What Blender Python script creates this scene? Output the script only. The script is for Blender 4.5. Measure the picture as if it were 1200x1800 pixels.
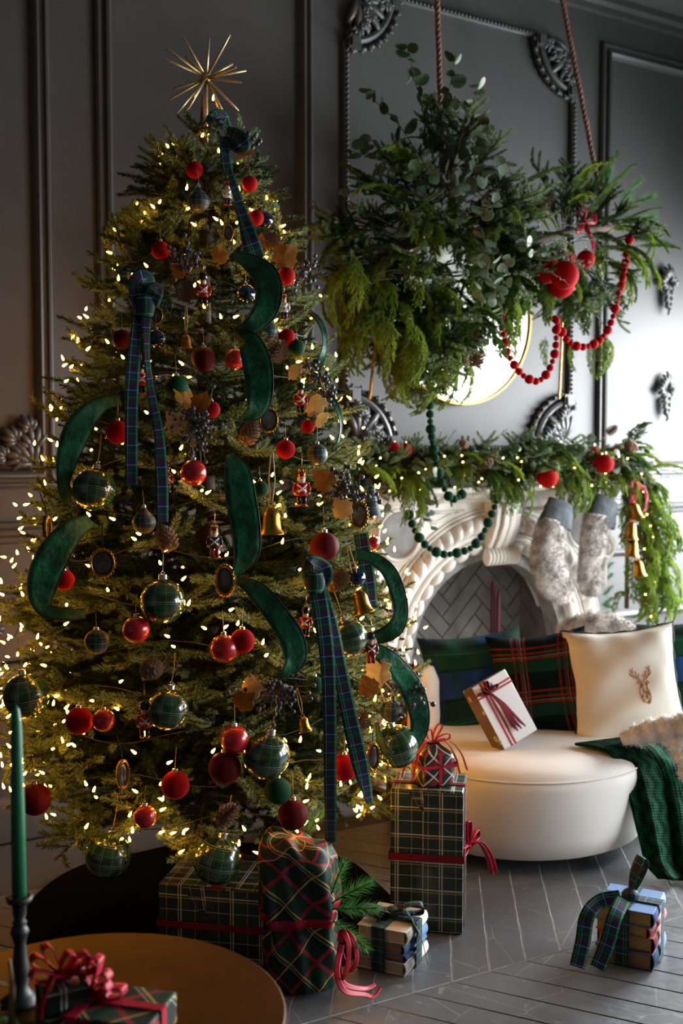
import bpy, math, random
import numpy as np
from mathutils import Vector, Matrix, Euler
random.seed(7); rng = np.random.default_rng(7)
for o in list(bpy.data.objects): bpy.data.objects.remove(o)
S = bpy.context.scene
COL = S.collection
PI = math.pi
# ------------------------------------------------------------------ camera
FPX = 2000.0
TH = math.radians(32.9); PITCH = math.atan(120 / FPX)
CAM = np.array([0.0, -4.238, 1.5])
FW = np.array([math.sin(TH) * math.cos(PITCH), math.cos(TH) * math.cos(PITCH), -math.sin(PITCH)])
RT = np.array([math.cos(TH), -math.sin(TH), 0.0]); UP = np.cross(RT, FW)
cd = bpy.data.cameras.new('camera'); cam = bpy.data.objects.new('camera', cd); COL.objects.link(cam)
cd.sensor_fit = 'VERTICAL'; cd.sensor_height = 36.0; cd.lens = 36.0 * FPX / 1800.0
cam.location = CAM; cam.rotation_euler = (PI / 2 - PITCH, 0, -TH)
cd.dof.use_dof = True; cd.dof.focus_distance = 3.15; cd.dof.aperture_fstop = 2.8
cd.clip_start = 0.05
S.camera = cam
# ------------------------------------------------------------------ world, daylight, exposure
wd = bpy.data.worlds.new('overcast_sky'); S.world = wd; wd.use_nodes = True
bg = wd.node_tree.nodes['Background']
bg.inputs[0].default_value = (0.93, 0.97, 1.0, 1); bg.inputs[1].default_value = 3.0
S.view_settings.view_transform = 'Standard'; S.view_settings.look = 'None'
S.view_settings.gamma = 1.0; S.view_settings.use_curve_mapping = False
S.view_settings.exposure = 0.12
ROOM_X1 = 5.95
WINDOWS = [(-1.75, -0.35), (-4.4, -2.35), (-6.6, -5.0)]   # along the right wall
WZ0, WZ1 = 0.60, 2.40
for k, (ya, yb) in enumerate(WINDOWS):
    ld = bpy.data.lights.new('window_daylight', 'AREA'); ld.shape = 'RECTANGLE'
    ld.size = WZ1 - WZ0; ld.size_y = yb - ya; ld.energy = (275, 185, 125)[k]; ld.color = (0.93, 0.97, 1.0)
    lo = bpy.data.objects.new('window_daylight', ld); COL.objects.link(lo)
    lo.location = (ROOM_X1 + 0.10, (ya + yb) / 2, (WZ0 + WZ1) / 2); lo.rotation_euler = (0, PI / 2 - math.radians(24), 0); ld.spread = math.radians((150, 180, 150)[k])   # sky light falls inward and down

# ------------------------------------------------------------------ picking points from the photograph
def ray(px, py): return FW + RT * ((px - 600) / FPX) + UP * ((900 - py) / FPX)
def at(px, py, D): return CAM + ray(px, py) * D
def at_z(px, py, z=0.0):
    v = ray(px, py); return CAM + v * ((z - CAM[2]) / v[2])
def at_y(px, py, y=0.0):
    v = ray(px, py); return CAM + v * ((y - CAM[1]) / v[1])
def depth_of(p): return float((np.asarray(p) - CAM) @ FW)
FH = np.array([math.sin(TH), math.cos(TH), 0.0])
def ground(X, Z, h=0.0):
    p = CAM + RT * X + FH * Z; p[2] = h; return p

# ------------------------------------------------------------------ materials
def lin(h):
    h = h.lstrip('#'); c = [int(h[i:i + 2], 16) / 255 for i in (0, 2, 4)]
    return tuple((x / 12.92 if x <= .04045 else ((x + .055) / 1.055) ** 2.4) for x in c)
class NT:
    def __init__(s, name):
        s.m = bpy.data.materials.new(name); s.m.use_nodes = True; s.t = s.m.node_tree
        s.b = s.t.nodes['Principled BSDF']; s.out = s.t.nodes['Material Output']
    def n(s, typ, **kw):
        nd = s.t.nodes.new(typ)
        for k, v in kw.items(): setattr(nd, k, v)
        return nd
    def put(s, sock, val):
        if isinstance(val, bpy.types.NodeSocket): s.t.links.new(val, sock)
        elif isinstance(val, (tuple, list)) and len(val) == 3 and sock.type == 'RGBA': sock.default_value = (*val, 1)
        else: sock.default_value = val
    def math(s, op, a, b=None, c=None):
        nd = s.n('ShaderNodeMath', operation=op); s.put(nd.inputs[0], a)
        if b is not None: s.put(nd.inputs[1], b)
        if c is not None: s.put(nd.inputs[2], c)
        return nd.outputs[0]
    def mix(s, f, a, b):
        nd = s.n('ShaderNodeMix', data_type='RGBA'); s.put(nd.inputs[0], f); s.put(nd.inputs[6], a); s.put(nd.inputs[7], b)
        return nd.outputs[2]
    def coord(s, which): return s.n('ShaderNodeTexCoord').outputs[which]
    def noise(s, vec, scale, detail=3, rough=.55):
        nd = s.n('ShaderNodeTexNoise'); s.put(nd.inputs['Vector'], vec); nd.inputs['Scale'].default_value = scale
        nd.inputs['Detail'].default_value = detail; nd.inputs['Roughness'].default_value = rough
        return nd.outputs[0]
    def ramp(s, f, lo, hi):
        nd = s.n('ShaderNodeMapRange'); s.put(nd.inputs[0], f); nd.inputs[1].default_value = lo; nd.inputs[2].default_value = hi
        return nd.outputs[0]
    def bump(s, h, strength=.3, dist=.01):
        nd = s.n('ShaderNodeBump'); s.put(nd.inputs['Height'], h); nd.inputs['Strength'].default_value = strength
        nd.inputs['Distance'].default_value = dist; s.put(s.b.inputs['Normal'], nd.outputs[0])
    def set(s, **kw):
        al = dict(color='Base Color', rough='Roughness', metal='Metallic', sheen='Sheen Weight', sheenr='Sheen Roughness', coat='Coat Weight',
                  spec='Specular IOR Level', em='Emission Color', ems='Emission Strength', trans='Transmission Weight', sheent='Sheen Tint', coatr='Coat Roughness', aniso='Anisotropic')
        for k, v in kw.items(): s.put(s.b.inputs[al[k]], v)
        return s
MATS = {}
def plain(name, color, rough=.5, var=0.0, vscale=8, bump=0.0, bscale=60, bdist=.004, color2=None, **kw):
    if name in MATS: return MATS[name]
    t = NT(name); c = lin(color) if isinstance(color, str) else color
    oc = t.coord('Object')
    if var or color2:
        c2 = lin(color2) if color2 else tuple(x * (1 - var) for x in c)
        t.put(t.b.inputs['Base Color'], t.mix(t.ramp(t.noise(oc, vscale), .35, .65), c, c2))
    else: t.set(color=c)
    t.set(rough=rough, **kw)
    if bump: t.bump(t.noise(oc, bscale, 4), bump, bdist)
    MATS[name] = t.m; return t.m
def leafy(name, c1, c2, transl=.25, rough=.5, vscale=6, spec=.4):
    t = NT(name); oc = t.coord('Object')
    rnd = t.n('ShaderNodeObjectInfo').outputs['Random']
    f = t.math('MULTIPLY_ADD', t.ramp(t.noise(oc, vscale), .3, .7), .7, t.math('MULTIPLY', rnd, .3))
    col = t.mix(f, lin(c1), lin(c2)); t.set(color=col, rough=rough, spec=spec)
    tr = t.n('ShaderNodeBsdfTranslucent'); t.put(tr.inputs[0], col)
    mx = t.n('ShaderNodeMixShader'); mx.inputs[0].default_value = transl
    t.t.links.new(t.b.outputs[0], mx.inputs[1]); t.t.links.new(tr.outputs[0], mx.inputs[2]); t.t.links.new(mx.outputs[0], t.out.inputs[0])
    MATS[name] = t.m; return t.m
def plaid(name, base, bands, coords='UV', rough=.5, weave=0.0, weave_scale=900, rot=0.0, mottle=.15, **kw):
    """bands: (axis 0/1, period, offset, width, colour, alpha) in units of the coordinate"""
    t = NT(name)
    if coords == 'UV':
        uv = t.coord('UV')
        if rot:
            mp = t.n('ShaderNodeMapping'); t.put(mp.inputs[0], uv); mp.inputs['Rotation'].default_value = (0, 0, rot); uv = mp.outputs[0]
        sp = t.n('ShaderNodeSeparateXYZ'); t.put(sp.inputs[0], uv); ax = [sp.outputs[0], sp.outputs[1]]
    else:
        uv = t.coord('Object'); sp = t.n('ShaderNodeSeparateXYZ'); t.put(sp.inputs[0], uv)
        x, y, z = sp.outputs
        rr = t.math('SQRT', t.math('ADD', t.math('MULTIPLY', x, x), t.math('MULTIPLY', y, y)))
        ax = [t.math('ARCTAN2', y, x), t.math('ARCTAN2', z, rr)]
    col = lin(base)
    for (a, per, off, w, c, al) in bands:
        fr = t.math('FRACT', t.math('MULTIPLY_ADD', ax[a], 1.0 / per, off))
        msk = t.math('MULTIPLY', t.math('LESS_THAN', fr, w / per), al)
        col = t.mix(msk, col, lin(c))
    if mottle:
        nz = t.ramp(t.noise(uv, 9 if coords == 'UV' else 30), .3, .75)
        dk = t.n('ShaderNodeMix', data_type='RGBA', blend_type='MULTIPLY'); t.put(dk.inputs[0], t.math('MULTIPLY', nz, mottle)); t.put(dk.inputs[6], col); t.put(dk.inputs[7], (.35, .35, .35)); col = dk.outputs[2]
    t.set(color=col, rough=rough, **kw)
    if weave:
        wv = t.n('ShaderNodeTexWave', wave_type='BANDS', bands_direction='DIAGONAL'); t.put(wv.inputs[0], uv); wv.inputs['Scale'].default_value = weave_scale
        t.bump(wv.outputs[0], weave, .001)
    MATS[name] = t.m; return t.m

# ------------------------------------------------------------------ mesh building
class MB:
    def __init__(s): s.v = []; s.f = []; s.uv = []; s.mi = []; s.has_uv = False; s.cur = 0
    def add(s, vs, fs, uvs=None):
        b = len(s.v); s.v.extend([tuple(map(float, p)) for p in vs])
        for i, f in enumerate(fs):
            s.f.append(tuple(b + k for k in f)); s.mi.append(s.cur)
            if uvs is not None: s.uv.append(uvs[i]); s.has_uv = True
            else: s.uv.append([(0, 0)] * len(f))
        return s
    def box(s, c, d, M=None):
        cx, cy, cz = c; hx, hy, hz = [k / 2 for k in d]
        vs = [Vector((sx * hx, sy * hy, sz * hz)) for sz in (-1, 1) for sy in (-1, 1) for sx in (-1, 1)]
        fs = [(0, 2, 3, 1), (4, 5, 7, 6), (0, 1, 5, 4), (2, 6, 7, 3), (0, 4, 6, 2), (1, 3, 7, 5)]
        prj = [(0, 1), (0, 1), (0, 2), (0, 2), (1, 2), (1, 2)]
        uvs = [[(vs[k][a] + cx * 0, vs[k][b]) for k in f] for f, (a, b) in zip(fs, prj)]
        M = M or Matrix.Identity(4)
        return s.add([M @ (p + Vector(c)) for p in vs], fs, uvs)
    def tube(s, path, r, n=8, cap=True, flat=None):
        P = [np.array(p, float) for p in path]; m = len(P)
        rad = [r] * m if np.isscalar(r) else list(r)
        T = [P[min(i + 1, m - 1)] - P[max(i - 1, 0)] for i in range(m)]
        T = [t / (np.linalg.norm(t) + 1e-9) for t in T]
        ref = np.array([0, 0, 1.0]) if abs(T[0][2]) < .9 else np.array([1.0, 0, 0])
        if flat is not None: ref = np.array(flat[0], float)
        vs, fs, uvs, L = [], [], [], 0
        Ls = []
        for i in range(m):
            a = ref - T[i] * (ref @ T[i]); a /= (np.linalg.norm(a) + 1e-9); b = np.cross(T[i], a); 
            if flat is None: ref = a
            if i: L += np.linalg.norm(P[i] - P[i - 1])
            Ls.append(L)
            k = 1.0 if flat is None else flat[1]
            for j in range(n):
                th = 2 * PI * j / n; vs.append(P[i] + rad[i] * (k * math.cos(th) * a + math.sin(th) * b))
        for i in range(m - 1):
            for j in range(n):
                j2 = (j + 1) % n; fs.append((i * n + j, i * n + j2, (i + 1) * n + j2, (i + 1) * n + j))
                cu = 2 * PI * rad[i]; uvs.append([(Ls[i], cu * j / n), (Ls[i], cu * (j + 1) / n), (Ls[i + 1], cu * (j + 1) / n), (Ls[i + 1], cu * j / n)])
        if cap:
            fs.append(tuple(range(n - 1, -1, -1))); uvs.append([(0, 0)] * n)
            fs.append(tuple((m - 1) * n + j for j in range(n))); uvs.append([(0, 0)] * n)
        return s.add(vs, fs, uvs)
    def lathe(s, prof, n=24, M=None, sy=1.0, c=(0, 0, 0)):
        vs, fs, uvs = [], [], []
        for (r, z) in prof:
            for j in range(n):
                a = 2 * PI * j / n; vs.append((c[0] + r * math.cos(a), c[1] + r * math.sin(a) * sy, c[2] + z))
        L = 0
        for i in range(len(prof) - 1):
            dl = math.hypot(prof[i + 1][0] - prof[i][0], prof[i + 1][1] - prof[i][1])
            for j in range(n):
                j2 = (j + 1) % n; fs.append((i * n + j, i * n + j2, (i + 1) * n + j2, (i + 1) * n + j))
                R0 = max(p[0] for p in prof); cu = 2 * PI * R0
                uvs.append([(cu * j / n, L), (cu * (j + 1) / n, L), (cu * (j + 1) / n, L + dl), (cu * j / n, L + dl)])
            L += dl
        if prof[0][0] > 1e-5: fs.append(tuple(range(n - 1, -1, -1))); uvs.append([(v[0], v[1]) for v in vs[n - 1::-1]] if n <= len(vs) else [(0, 0)] * n)
        if prof[-1][0] > 1e-5:
            k = (len(prof) - 1) * n; fs.append(tuple(k + j for j in range(n))); uvs.append([(vs[k + j][0], vs[k + j][1]) for j in range(n)])
        if M is not None: vs = [M @ Vector(v) for v in vs]
        return s.add(vs, fs, uvs)
    def ball(s, c, r, n=16, m=10, sc=(1, 1, 1), M=None):
        prof = [(r * math.sin(PI * i / m), -r * math.cos(PI * i / m)) for i in range(m + 1)]
        prof[0] = (1e-6, -r); prof[-1] = (1e-6, r)
        T = Matrix.Translation(Vector(c)) @ (M if M is not None else Matrix.Identity(4)) @ Matrix.Diagonal((*sc, 1))
        return s.lathe(prof, n, T)
    def prism(s, out, a, b, M=None):
        """outline (x,z) extruded from y=a (front) to y=b"""
        n = len(out); M = M or Matrix.Identity(4)
        vs = [M @ Vector((x, a, z)) for x, z in out] + [M @ Vector((x, b, z)) for x, z in out]
        fs = [tuple(range(n)), tuple(range(2 * n - 1, n - 1, -1))] + [(i, n + i, n + (i + 1) % n, (i + 1) % n) for i in range(n)]
        uvs = [[(x, z) for x, z in out], [(x, z) for x, z in out[::-1]]] + [[(0, 0), (0, .01), (.01, .01), (.01, 0)]] * n
        return s.add(vs, fs, uvs)
    def grid(s, fn, nu, nv, uvfn=None, wrap=False, flip=False):
        vs = [fn(i / nu, j / nv) for j in range(nv + 1) for i in range(nu + (0 if wrap else 1))]
        w = nu if wrap else nu + 1; fs, uvs = [], []
        for j in range(nv):
            for i in range(nu):
                i2 = (i + 1) % w
                q = [(i, j), (i2, j), (i2, j + 1), (i, j + 1)]; qu = [(i, j), (i + 1, j), (i + 1, j + 1), (i, j + 1)]
                if flip: q = q[::-1]; qu = qu[::-1]
                fs.append(tuple(b * w + a for a, b in q))
                uvs.append([(uvfn(a / nu, b / nv) if uvfn else (a / nu, b / nv)) for a, b in qu])
        return s.add(vs, fs, uvs)
    def strip(s, pts, wd, thick=.0012, cols=4, curl=0.0):
        """ribbon: centre points, half-width vectors; a thin closed band with uv in metres"""
        P = [np.array(p, float) for p in pts]; W = [np.array(w, float) for w in wd]; m = len(P); L = [0.0]
        for i in range(1, m): L.append(L[-1] + np.linalg.norm(P[i] - P[i - 1]))
        vs, fs, uvs = [], [], []
        for side in (1, -1):
            for i in range(m):
                T = P[min(i + 1, m - 1)] - P[max(i - 1, 0)]; N = np.cross(T, W[i]); N /= (np.linalg.norm(N) + 1e-9); hw = np.linalg.norm(W[i])
                for j in range(cols + 1):
                    k = 2 * j / cols - 1; vs.append(P[i] + W[i] * k + N * (side * thick / 2 + curl * hw * (1 - k * k)))
        c = cols + 1; o2 = m * c
        for i in range(m - 1):
            for j in range(cols):
                hw = np.linalg.norm(W[i]); a = i * c + j
                u = [(L[i], hw * (2 * j / cols)), (L[i], hw * 2 * (j + 1) / cols), (L[i + 1], hw * 2 * (j + 1) / cols), (L[i + 1], hw * 2 * j / cols)]
                fs.append((a, a + 1, a + c + 1, a + c)); uvs.append(u)
                b = o2 + a; fs.append((b, b + c, b + c + 1, b + 1)); uvs.append([u[0], u[3], u[2], u[1]])
            for j in (0, cols):
                a = i * c + j; b = o2 + a
                fs.append((a, a + c, b + c, b) if j == 0 else (a, b, b + c, a + c)); uvs.append([(L[i], 0)] * 4)
        return s.add(vs, fs, uvs)
    def tris(s, V):
        """V: (n,3,3) array of loose triangles"""
        b = len(s.v); n = len(V); s.v.extend(map(tuple, V.reshape(-1, 3).tolist()))
        s.f.extend((b + 3 * i, b + 3 * i + 1, b + 3 * i + 2) for i in range(n)); s.mi.extend([s.cur] * n); s.uv.extend([[(0, 0)] * 3] * n)
        return s
    def mesh(s, name, mats, smooth=True):
        me = bpy.data.meshes.new(name); me.from_pydata(s.v, [], s.f)
        for m in (mats if isinstance(mats, (list, tuple)) else [mats]): me.materials.append(m)
        if any(s.mi): me.polygons.foreach_set('material_index', s.mi)
        if s.has_uv:
            ul = me.uv_layers.new(name='UVMap'); ul.data.foreach_set('uv', [c for f in s.uv for p in f for c in p])
        if smooth: me.polygons.foreach_set('use_smooth', [True] * len(me.polygons))
        me.update(); return me
def catmull(pts, n=8):
    P = [np.array(p, float) for p in pts]; P = [2 * P[0] - P[1]] + P + [2 * P[-1] - P[-2]]; out = []
    for i in range(1, len(P) - 2):
        for k in range(n):
            t = k / n; a, b, c, d = P[i - 1:i + 3]
            out.append(.5 * ((2 * b) + (c - a) * t + (2 * a - 5 * b + 4 * c - d) * t * t + (3 * b - a - 3 * c + d) * t ** 3))
    out.append(P[-2]); return out
# ------------------------------------------------------------------ objects
def tag(o, label=None, cat=None, group=None, kind=None):
    if label: o['label'] = label
    if cat: o['category'] = cat
    if group: o['group'] = group
    if kind: o['kind'] = kind
    return o
def empty(name, loc=(0, 0, 0), rz=0.0, label=None, cat=None, group=None, rot=None, scale=1.0):
    o = bpy.data.objects.new(name, None); COL.objects.link(o); o.location = Vector(loc)
    o.rotation_euler = rot if rot is not None else (0, 0, rz); o.scale = (scale,) * 3; o.empty_display_size = .05
    return tag(o, label, cat, group)
def link(name, me, parent=None, loc=(0, 0, 0), rot=(0, 0, 0), scale=(1, 1, 1), label=None):
    o = bpy.data.objects.new(name, me); COL.objects.link(o); o.parent = parent
    o.location = Vector(loc); o.rotation_euler = rot; o.scale = scale
    if label: o['label'] = label
    return o
def build(name, mb, mat, parent=None, smooth=True, world=False, bevel=0.0, auto=None, label=None, weight=True):
    """one mesh object; world=True: coordinates are world ones under an unrotated parent"""
    o = bpy.data.objects.new(name, mb.mesh(name, mat, smooth)); COL.objects.link(o)
    if parent is not None:
        o.parent = parent
        if world:
            q = parent; off = Vector((0, 0, 0))
            while q: off += q.location; q = q.parent
            o.location = -off
    if bevel:
        b = o.modifiers.new('bevel', 'BEVEL'); b.width = bevel; b.segments = 2; b.limit_method = 'ANGLE'; b.angle_limit = .7; b.harden_normals = False
        if smooth: o.data.set_sharp_from_angle(angle=math.radians(40))
    elif auto: o.data.set_sharp_from_angle(angle=math.radians(auto))
    if label: o['label'] = label
    return o
def copy_tree(o, parent=None):
    c = o.copy(); COL.objects.link(c); c.parent = parent
    for ch in o.children: copy_tree(ch, c)
    return c
def struct(o, label, cat='wall'): return tag(o, label, cat, kind='structure')
def rot_from(x, up=(0, 0, 1)):
    """euler whose local +X is x and local +Z close to up"""
    x = Vector(x).normalized(); u = Vector(up); y = u.cross(x)
    if y.length < 1e-4: y = Vector((0, 1, 0))
    y.normalize(); z = x.cross(y)
    return Matrix((x, y, z)).transposed().to_euler()
def face_cam(p):
    v = CAM - np.asarray(p); return math.atan2(v[1], v[0]) + PI / 2
# ================================================================== materials used widely
M_WALL = plain('charcoal_wall_paint', (.068, .0665, .066), .52, var=.10, vscale=3, bump=.05, bscale=40)
M_TRIM = plain('charcoal_trim_paint', (.062, .061, .0605), .45, var=.12, vscale=20)
M_ORN = plain('charcoal_plaster_ornament', (.060, .059, .0585), .42, var=.25, vscale=40)
M_CEIL = plain('dark_ceiling_paint', (.12, .118, .115), .7)
def mk_floor():
    t = NT('grey_painted_plank'); oc = t.coord('Object'); rnd = t.n('ShaderNodeObjectInfo').outputs['Random']
    mp = t.n('ShaderNodeMapping'); t.put(mp.inputs[0], oc); mp.inputs['Location'].default_value = (0, 0, 0)
    cb = t.n('ShaderNodeCombineXYZ'); t.put(cb.inputs[0], t.math('MULTIPLY', rnd, 37.0)); t.put(cb.inputs[1], t.math('MULTIPLY', rnd, 11.0))
    t.put(mp.inputs['Location'], cb.outputs[0]); v = mp.outputs[0]
    a = t.mix(t.math('MULTIPLY_ADD', rnd, .5, t.math('MULTIPLY', t.noise(v, 5, 4), .5)), (.082, .085, .092), (.122, .125, .132))
    sc = t.n('ShaderNodeTexNoise'); t.put(sc.inputs['Vector'], v); sc.inputs['Scale'].default_value = 14; sc.inputs['Detail'].default_value = 8; sc.inputs['Distortion'].default_value = 2.5
    a = t.mix(t.math('MULTIPLY', t.ramp(sc.outputs[0], .62, .72), .6), a, (.24, .24, .235))
    vo = t.n('ShaderNodeTexVoronoi', feature='DISTANCE_TO_EDGE'); t.put(vo.inputs['Vector'], v); vo.inputs['Scale'].default_value = 2.3; vo.inputs['Randomness'].default_value = 1
    a = t.mix(t.math('MULTIPLY', t.math('LESS_THAN', vo.outputs[0], .0022), .5), a, (.30, .30, .29))
    t.set(color=a, rough=t.math('MULTIPLY_ADD', sc.outputs[0], .35, .22), spec=.5); t.bump(sc.outputs[0], .12, .003)
    return t.m
M_FLOOR = mk_floor()
M_WORN = plain('worn_plank_edge', (.34, .34, .33), .7, var=.7, vscale=9)
M_GROUT = plain('dark_floor_gap', (.05, .05, .05), .8)
# ================================================================== floor
RX0, RX1, RY0, RY1, RZ1 = -2.6, ROOM_X1, -7.2, 0.0, 4.02
fb = MB().box(((RX0 + RX1) / 2, (RY0 + RY1) / 2, -.062), (RX1 - RX0 + .4, RY1 - RY0 + .4, .1))
floor = struct(build('floor', fb, M_GROUT, smooth=False), 'grey painted chevron plank floor', 'floor')
ROWH, PW, CHV = .62, .13, math.radians(55)
sk = ROWH / math.tan(CHV); g = .0028
def plank_mesh(sgn):
    o = [(g / 2, g / 2), (PW - g / 2, g / 2), (PW - g / 2 + sk, ROWH - g / 2), (g / 2 + sk, ROWH - g / 2)]
    if sgn < 0: o = [(PW * 0 + x, -y) for x, y in o][::-1]
    b = .0020; vs = []
    cx = sum(p[0] for p in o) / 4; cy = sum(p[1] for p in o) / 4
    for (k, z) in ((0, -.012), (0, -b), (b, 0)):
        for x, y in o: vs.append((x + (cx - x) * k / .05, y + (cy - y) * k / .3, z))
    fs = [(8, 9, 10, 11)] + [(r * 4 + i, r * 4 + (i + 1) % 4, r * 4 + 4 + (i + 1) % 4, r * 4 + 4 + i) for r in (0, 1) for i in range(4)]
    mb = MB().add(vs, fs)
    if sgn > 0: mb.mi = [0] + [1] * 8
    return mb.mesh('plank', [M_FLOOR, M_WORN], False)
pm = {1: plank_mesh(1), -1: plank_mesh(-1)}
RS = Matrix.Rotation(math.radians(-3.3), 4, 'Z')
n_pl = 0
for r in range(-3, 3):
    # row r spans seam r .. r+1 (towards the wall); even rows lean right away from seam
    up = (r % 2 == 0)
    for k in range(-22, 30):
        me = pm[1] if up else pm[-1]
        p = RS @ Vector((k * PW, (r if up else r + 1) * ROWH, 0)) + Vector((2.063, -1.816, 0))
        c = p + RS @ Vector((sk / 2, ROWH / 2 * (1 if up else -1), 0))
        if not (.55 < c.x < 4.9 and -3.3 < c.y < -.32): continue
        if c.y + .32 > 0 or n_pl >= 300: continue
        link('plank', me, floor, p - floor.location, (0, 0, math.radians(-3.3))); n_pl += 1
# ================================================================== walls, ceiling
wb = MB()
def seg(x0, x1, z0, z1, y0=0.0, y1=.3): wb.box(((x0 + x1) / 2, (y0 + y1) / 2, (z0 + z1) / 2), (x1 - x0, y1 - y0, z1 - z0))
MX = 3.435                                   # fireplace axis
seg(RX0 - .2, MX - .52, -.05, RZ1); seg(MX + .52, RX1 + .2, -.05, RZ1); seg(MX - .52, MX + .52, 1.08, RZ1); seg(MX - .52, MX + .52, -.05, 1.08, .2, .3)
struct(build('wall_back', wb, M_WALL, smooth=False), 'charcoal panelled wall behind tree and fireplace')
wl_ = MB().box((RX0 - .1, (RY0 + RY1) / 2, RZ1 / 2), (.2, RY1 - RY0 + .4, RZ1 + .1)); struct(build('wall_left', wl_, M_WALL, smooth=False), 'charcoal wall on the dark side of the room')
wf = MB().box(((RX0 + RX1) / 2, RY0 - .1, RZ1 / 2), (RX1 - RX0 + .4, .2, RZ1 + .1)); struct(build('wall_front', wf, M_WALL, smooth=False), 'charcoal wall behind the viewer')
wr = MB(); ys = [RY0] + [v for w in sorted(WINDOWS) for v in w] + [RY1]
def segr(y0, y1, z0, z1): wr.box((RX1 + .1, (y0 + y1) / 2, (z0 + z1) / 2), (.2, y1 - y0, z1 - z0))
for i in range(0, len(ys), 2): segr(ys[i], ys[i + 1], -.05, RZ1)
for a, b in WINDOWS: segr(a, b, -.05, WZ0); segr(a, b, WZ1, RZ1)
struct(build('wall_right', wr, M_WALL, smooth=False), 'charcoal wall with tall windows letting in daylight')
M_WHITEP = plain('white_window_paint', (.6, .6, .58), .4)
M_GLASS = NT('window_glass').set(color=(1, 1, 1), rough=0.0, trans=1.0).m
for i, (a, b) in enumerate(WINDOWS):
    w = MB(); c = (a + b) / 2
    for yy in (a + .03, b - .03): w.box((RX1 + .14, yy, (WZ0 + WZ1) / 2), (.06, .06, WZ1 - WZ0))
    for zz in (WZ0 + .03, WZ1 - .03): w.box((RX1 + .14, c, zz), (.06, b - a - .12, .06))
    o = struct(build('window_%d' % (i + 1), w, M_WHITEP, smooth=False), 'tall white framed window in the side wall, number %s from the fireplace wall' % ('one', 'two', 'three')[i], 'window')
    link('mullion', MB().box((0, 0, 0), (.04, .035, WZ1 - WZ0 - .12)).mesh('mullion', M_WHITEP, False), o, (RX1 + .14, c, (WZ0 + WZ1) / 2))
cl = MB().box(((RX0 + RX1) / 2, (RY0 + RY1) / 2, RZ1 + .05), (RX1 - RX0 + .4, RY1 - RY0 + .4, .1)); struct(build('ceiling', cl, M_CEIL, smooth=False), 'dark painted ceiling', 'ceiling')
# ------------------------------------------------------------------ mouldings on the back wall
def sweep_x(mb, prof, x0, x1):
    """prof: (y, z) polyline, extruded along x"""
    n = len(prof); vs = [(x0, y, z) for y, z in prof] + [(x1, y, z) for y, z in prof]
    mb.add(vs, [(i, i + 1, n + i + 1, n + i) for i in range(n - 1)] + [tuple(range(n - 1, -1, -1)), tuple(range(n, 2 * n))])
def frame_mould(mb, x0, x1, z0, z1, prof):
    """prof: (d inward, h proud)"""
    n = len(prof); vs = []
    for (cx, sx, cz, sz) in ((x0, 1, z0, 1), (x1, -1, z0, 1), (x1, -1, z1, -1), (x0, 1, z1, -1)):
        vs += [(cx + sx * d, -h, cz + sz * d) for d, h in prof]
    fs = [(k * n + i, ((k + 1) % 4) * n + i, ((k + 1) % 4) * n + i + 1, k * n + i + 1) for k in range(4) for i in range(n - 1)]
    mb.add(vs, fs)
PROF = [(0, 0), (0, .018), (.008, .026), (.016, .026), (.022, .014), (.034, .012), (.040, .030), (.050, .034), (.058, .028), (.066, .010), (.072, 0)]
PROFS = [(0, 0), (0, .012), (.008, .022), (.018, .024), (.028, .018), (.036, .008), (.040, 0)]
n_trim = [0]
def trim(mb, label, mat=None, **k):
    n_trim[0] += 1
    return struct(build('trim_%d' % n_trim[0], mb, mat or M_TRIM, auto=35, **k), label, 'moulding')
UPZ = (1.335, 3.53)
for x0, x1, lb in ((.25, 1.436, 'raised panel moulding at the far left edge of the wall'), (1.618, 2.586, 'raised panel moulding directly behind the Christmas tree'), (4.303, 5.62, 'raised panel moulding right of the hanging greenery')):
    m = MB(); frame_mould(m, x0, x1, *UPZ, PROF); trim(m, lb)
for x0, x1, lb in ((.25, 1.436, 'lower wainscot panel moulding at far left'), (1.618, 2.586, 'lower wainscot panel moulding behind the tree'), (4.303, 5.62, 'lower wainscot panel moulding right of fireplace')):
    m = MB(); frame_mould(m, x0, x1, .575, .945, PROFS); trim(m, lb)
m = MB(); RAIL = [(0, 1.125), (-.018, 1.132), (-.022, 1.15), (-.040, 1.16), (-.044, 1.178), (-.030, 1.188), (-.024, 1.205), (0, 1.21)]
sweep_x(m, RAIL, RX0, 2.70); sweep_x(m, RAIL, 4.18, RX1); trim(m, 'chair rail running along the charcoal wall')
m = MB(); CORN = [(0, 3.665), (-.02, 3.672), (-.025, 3.70), (-.05, 3.715), (-.055, 3.745), (-.10, 3.77), (-.16, 3.83), (-.17, 3.86), (-.21, 3.875), (-.25, 3.93), (-.26, 3.965), (-.30, 3.98), (-.30, 4.02), (0, 4.02)]
sweep_x(m, CORN, RX0, RX1); trim(m, 'stepped cornice along the top of the wall')
m = MB(); BASE = [(0, 0), (-.025, 0), (-.025, .14), (-.018, .155), (-.010, .165), (0, .17)]
sweep_x(m, BASE, RX0, 2.72); sweep_x(m, BASE, 4.15, RX1); struct(build('baseboard_back', m, M_TRIM, auto=35), 'tall charcoal baseboard under the panelled wall', 'baseboard')
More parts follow.
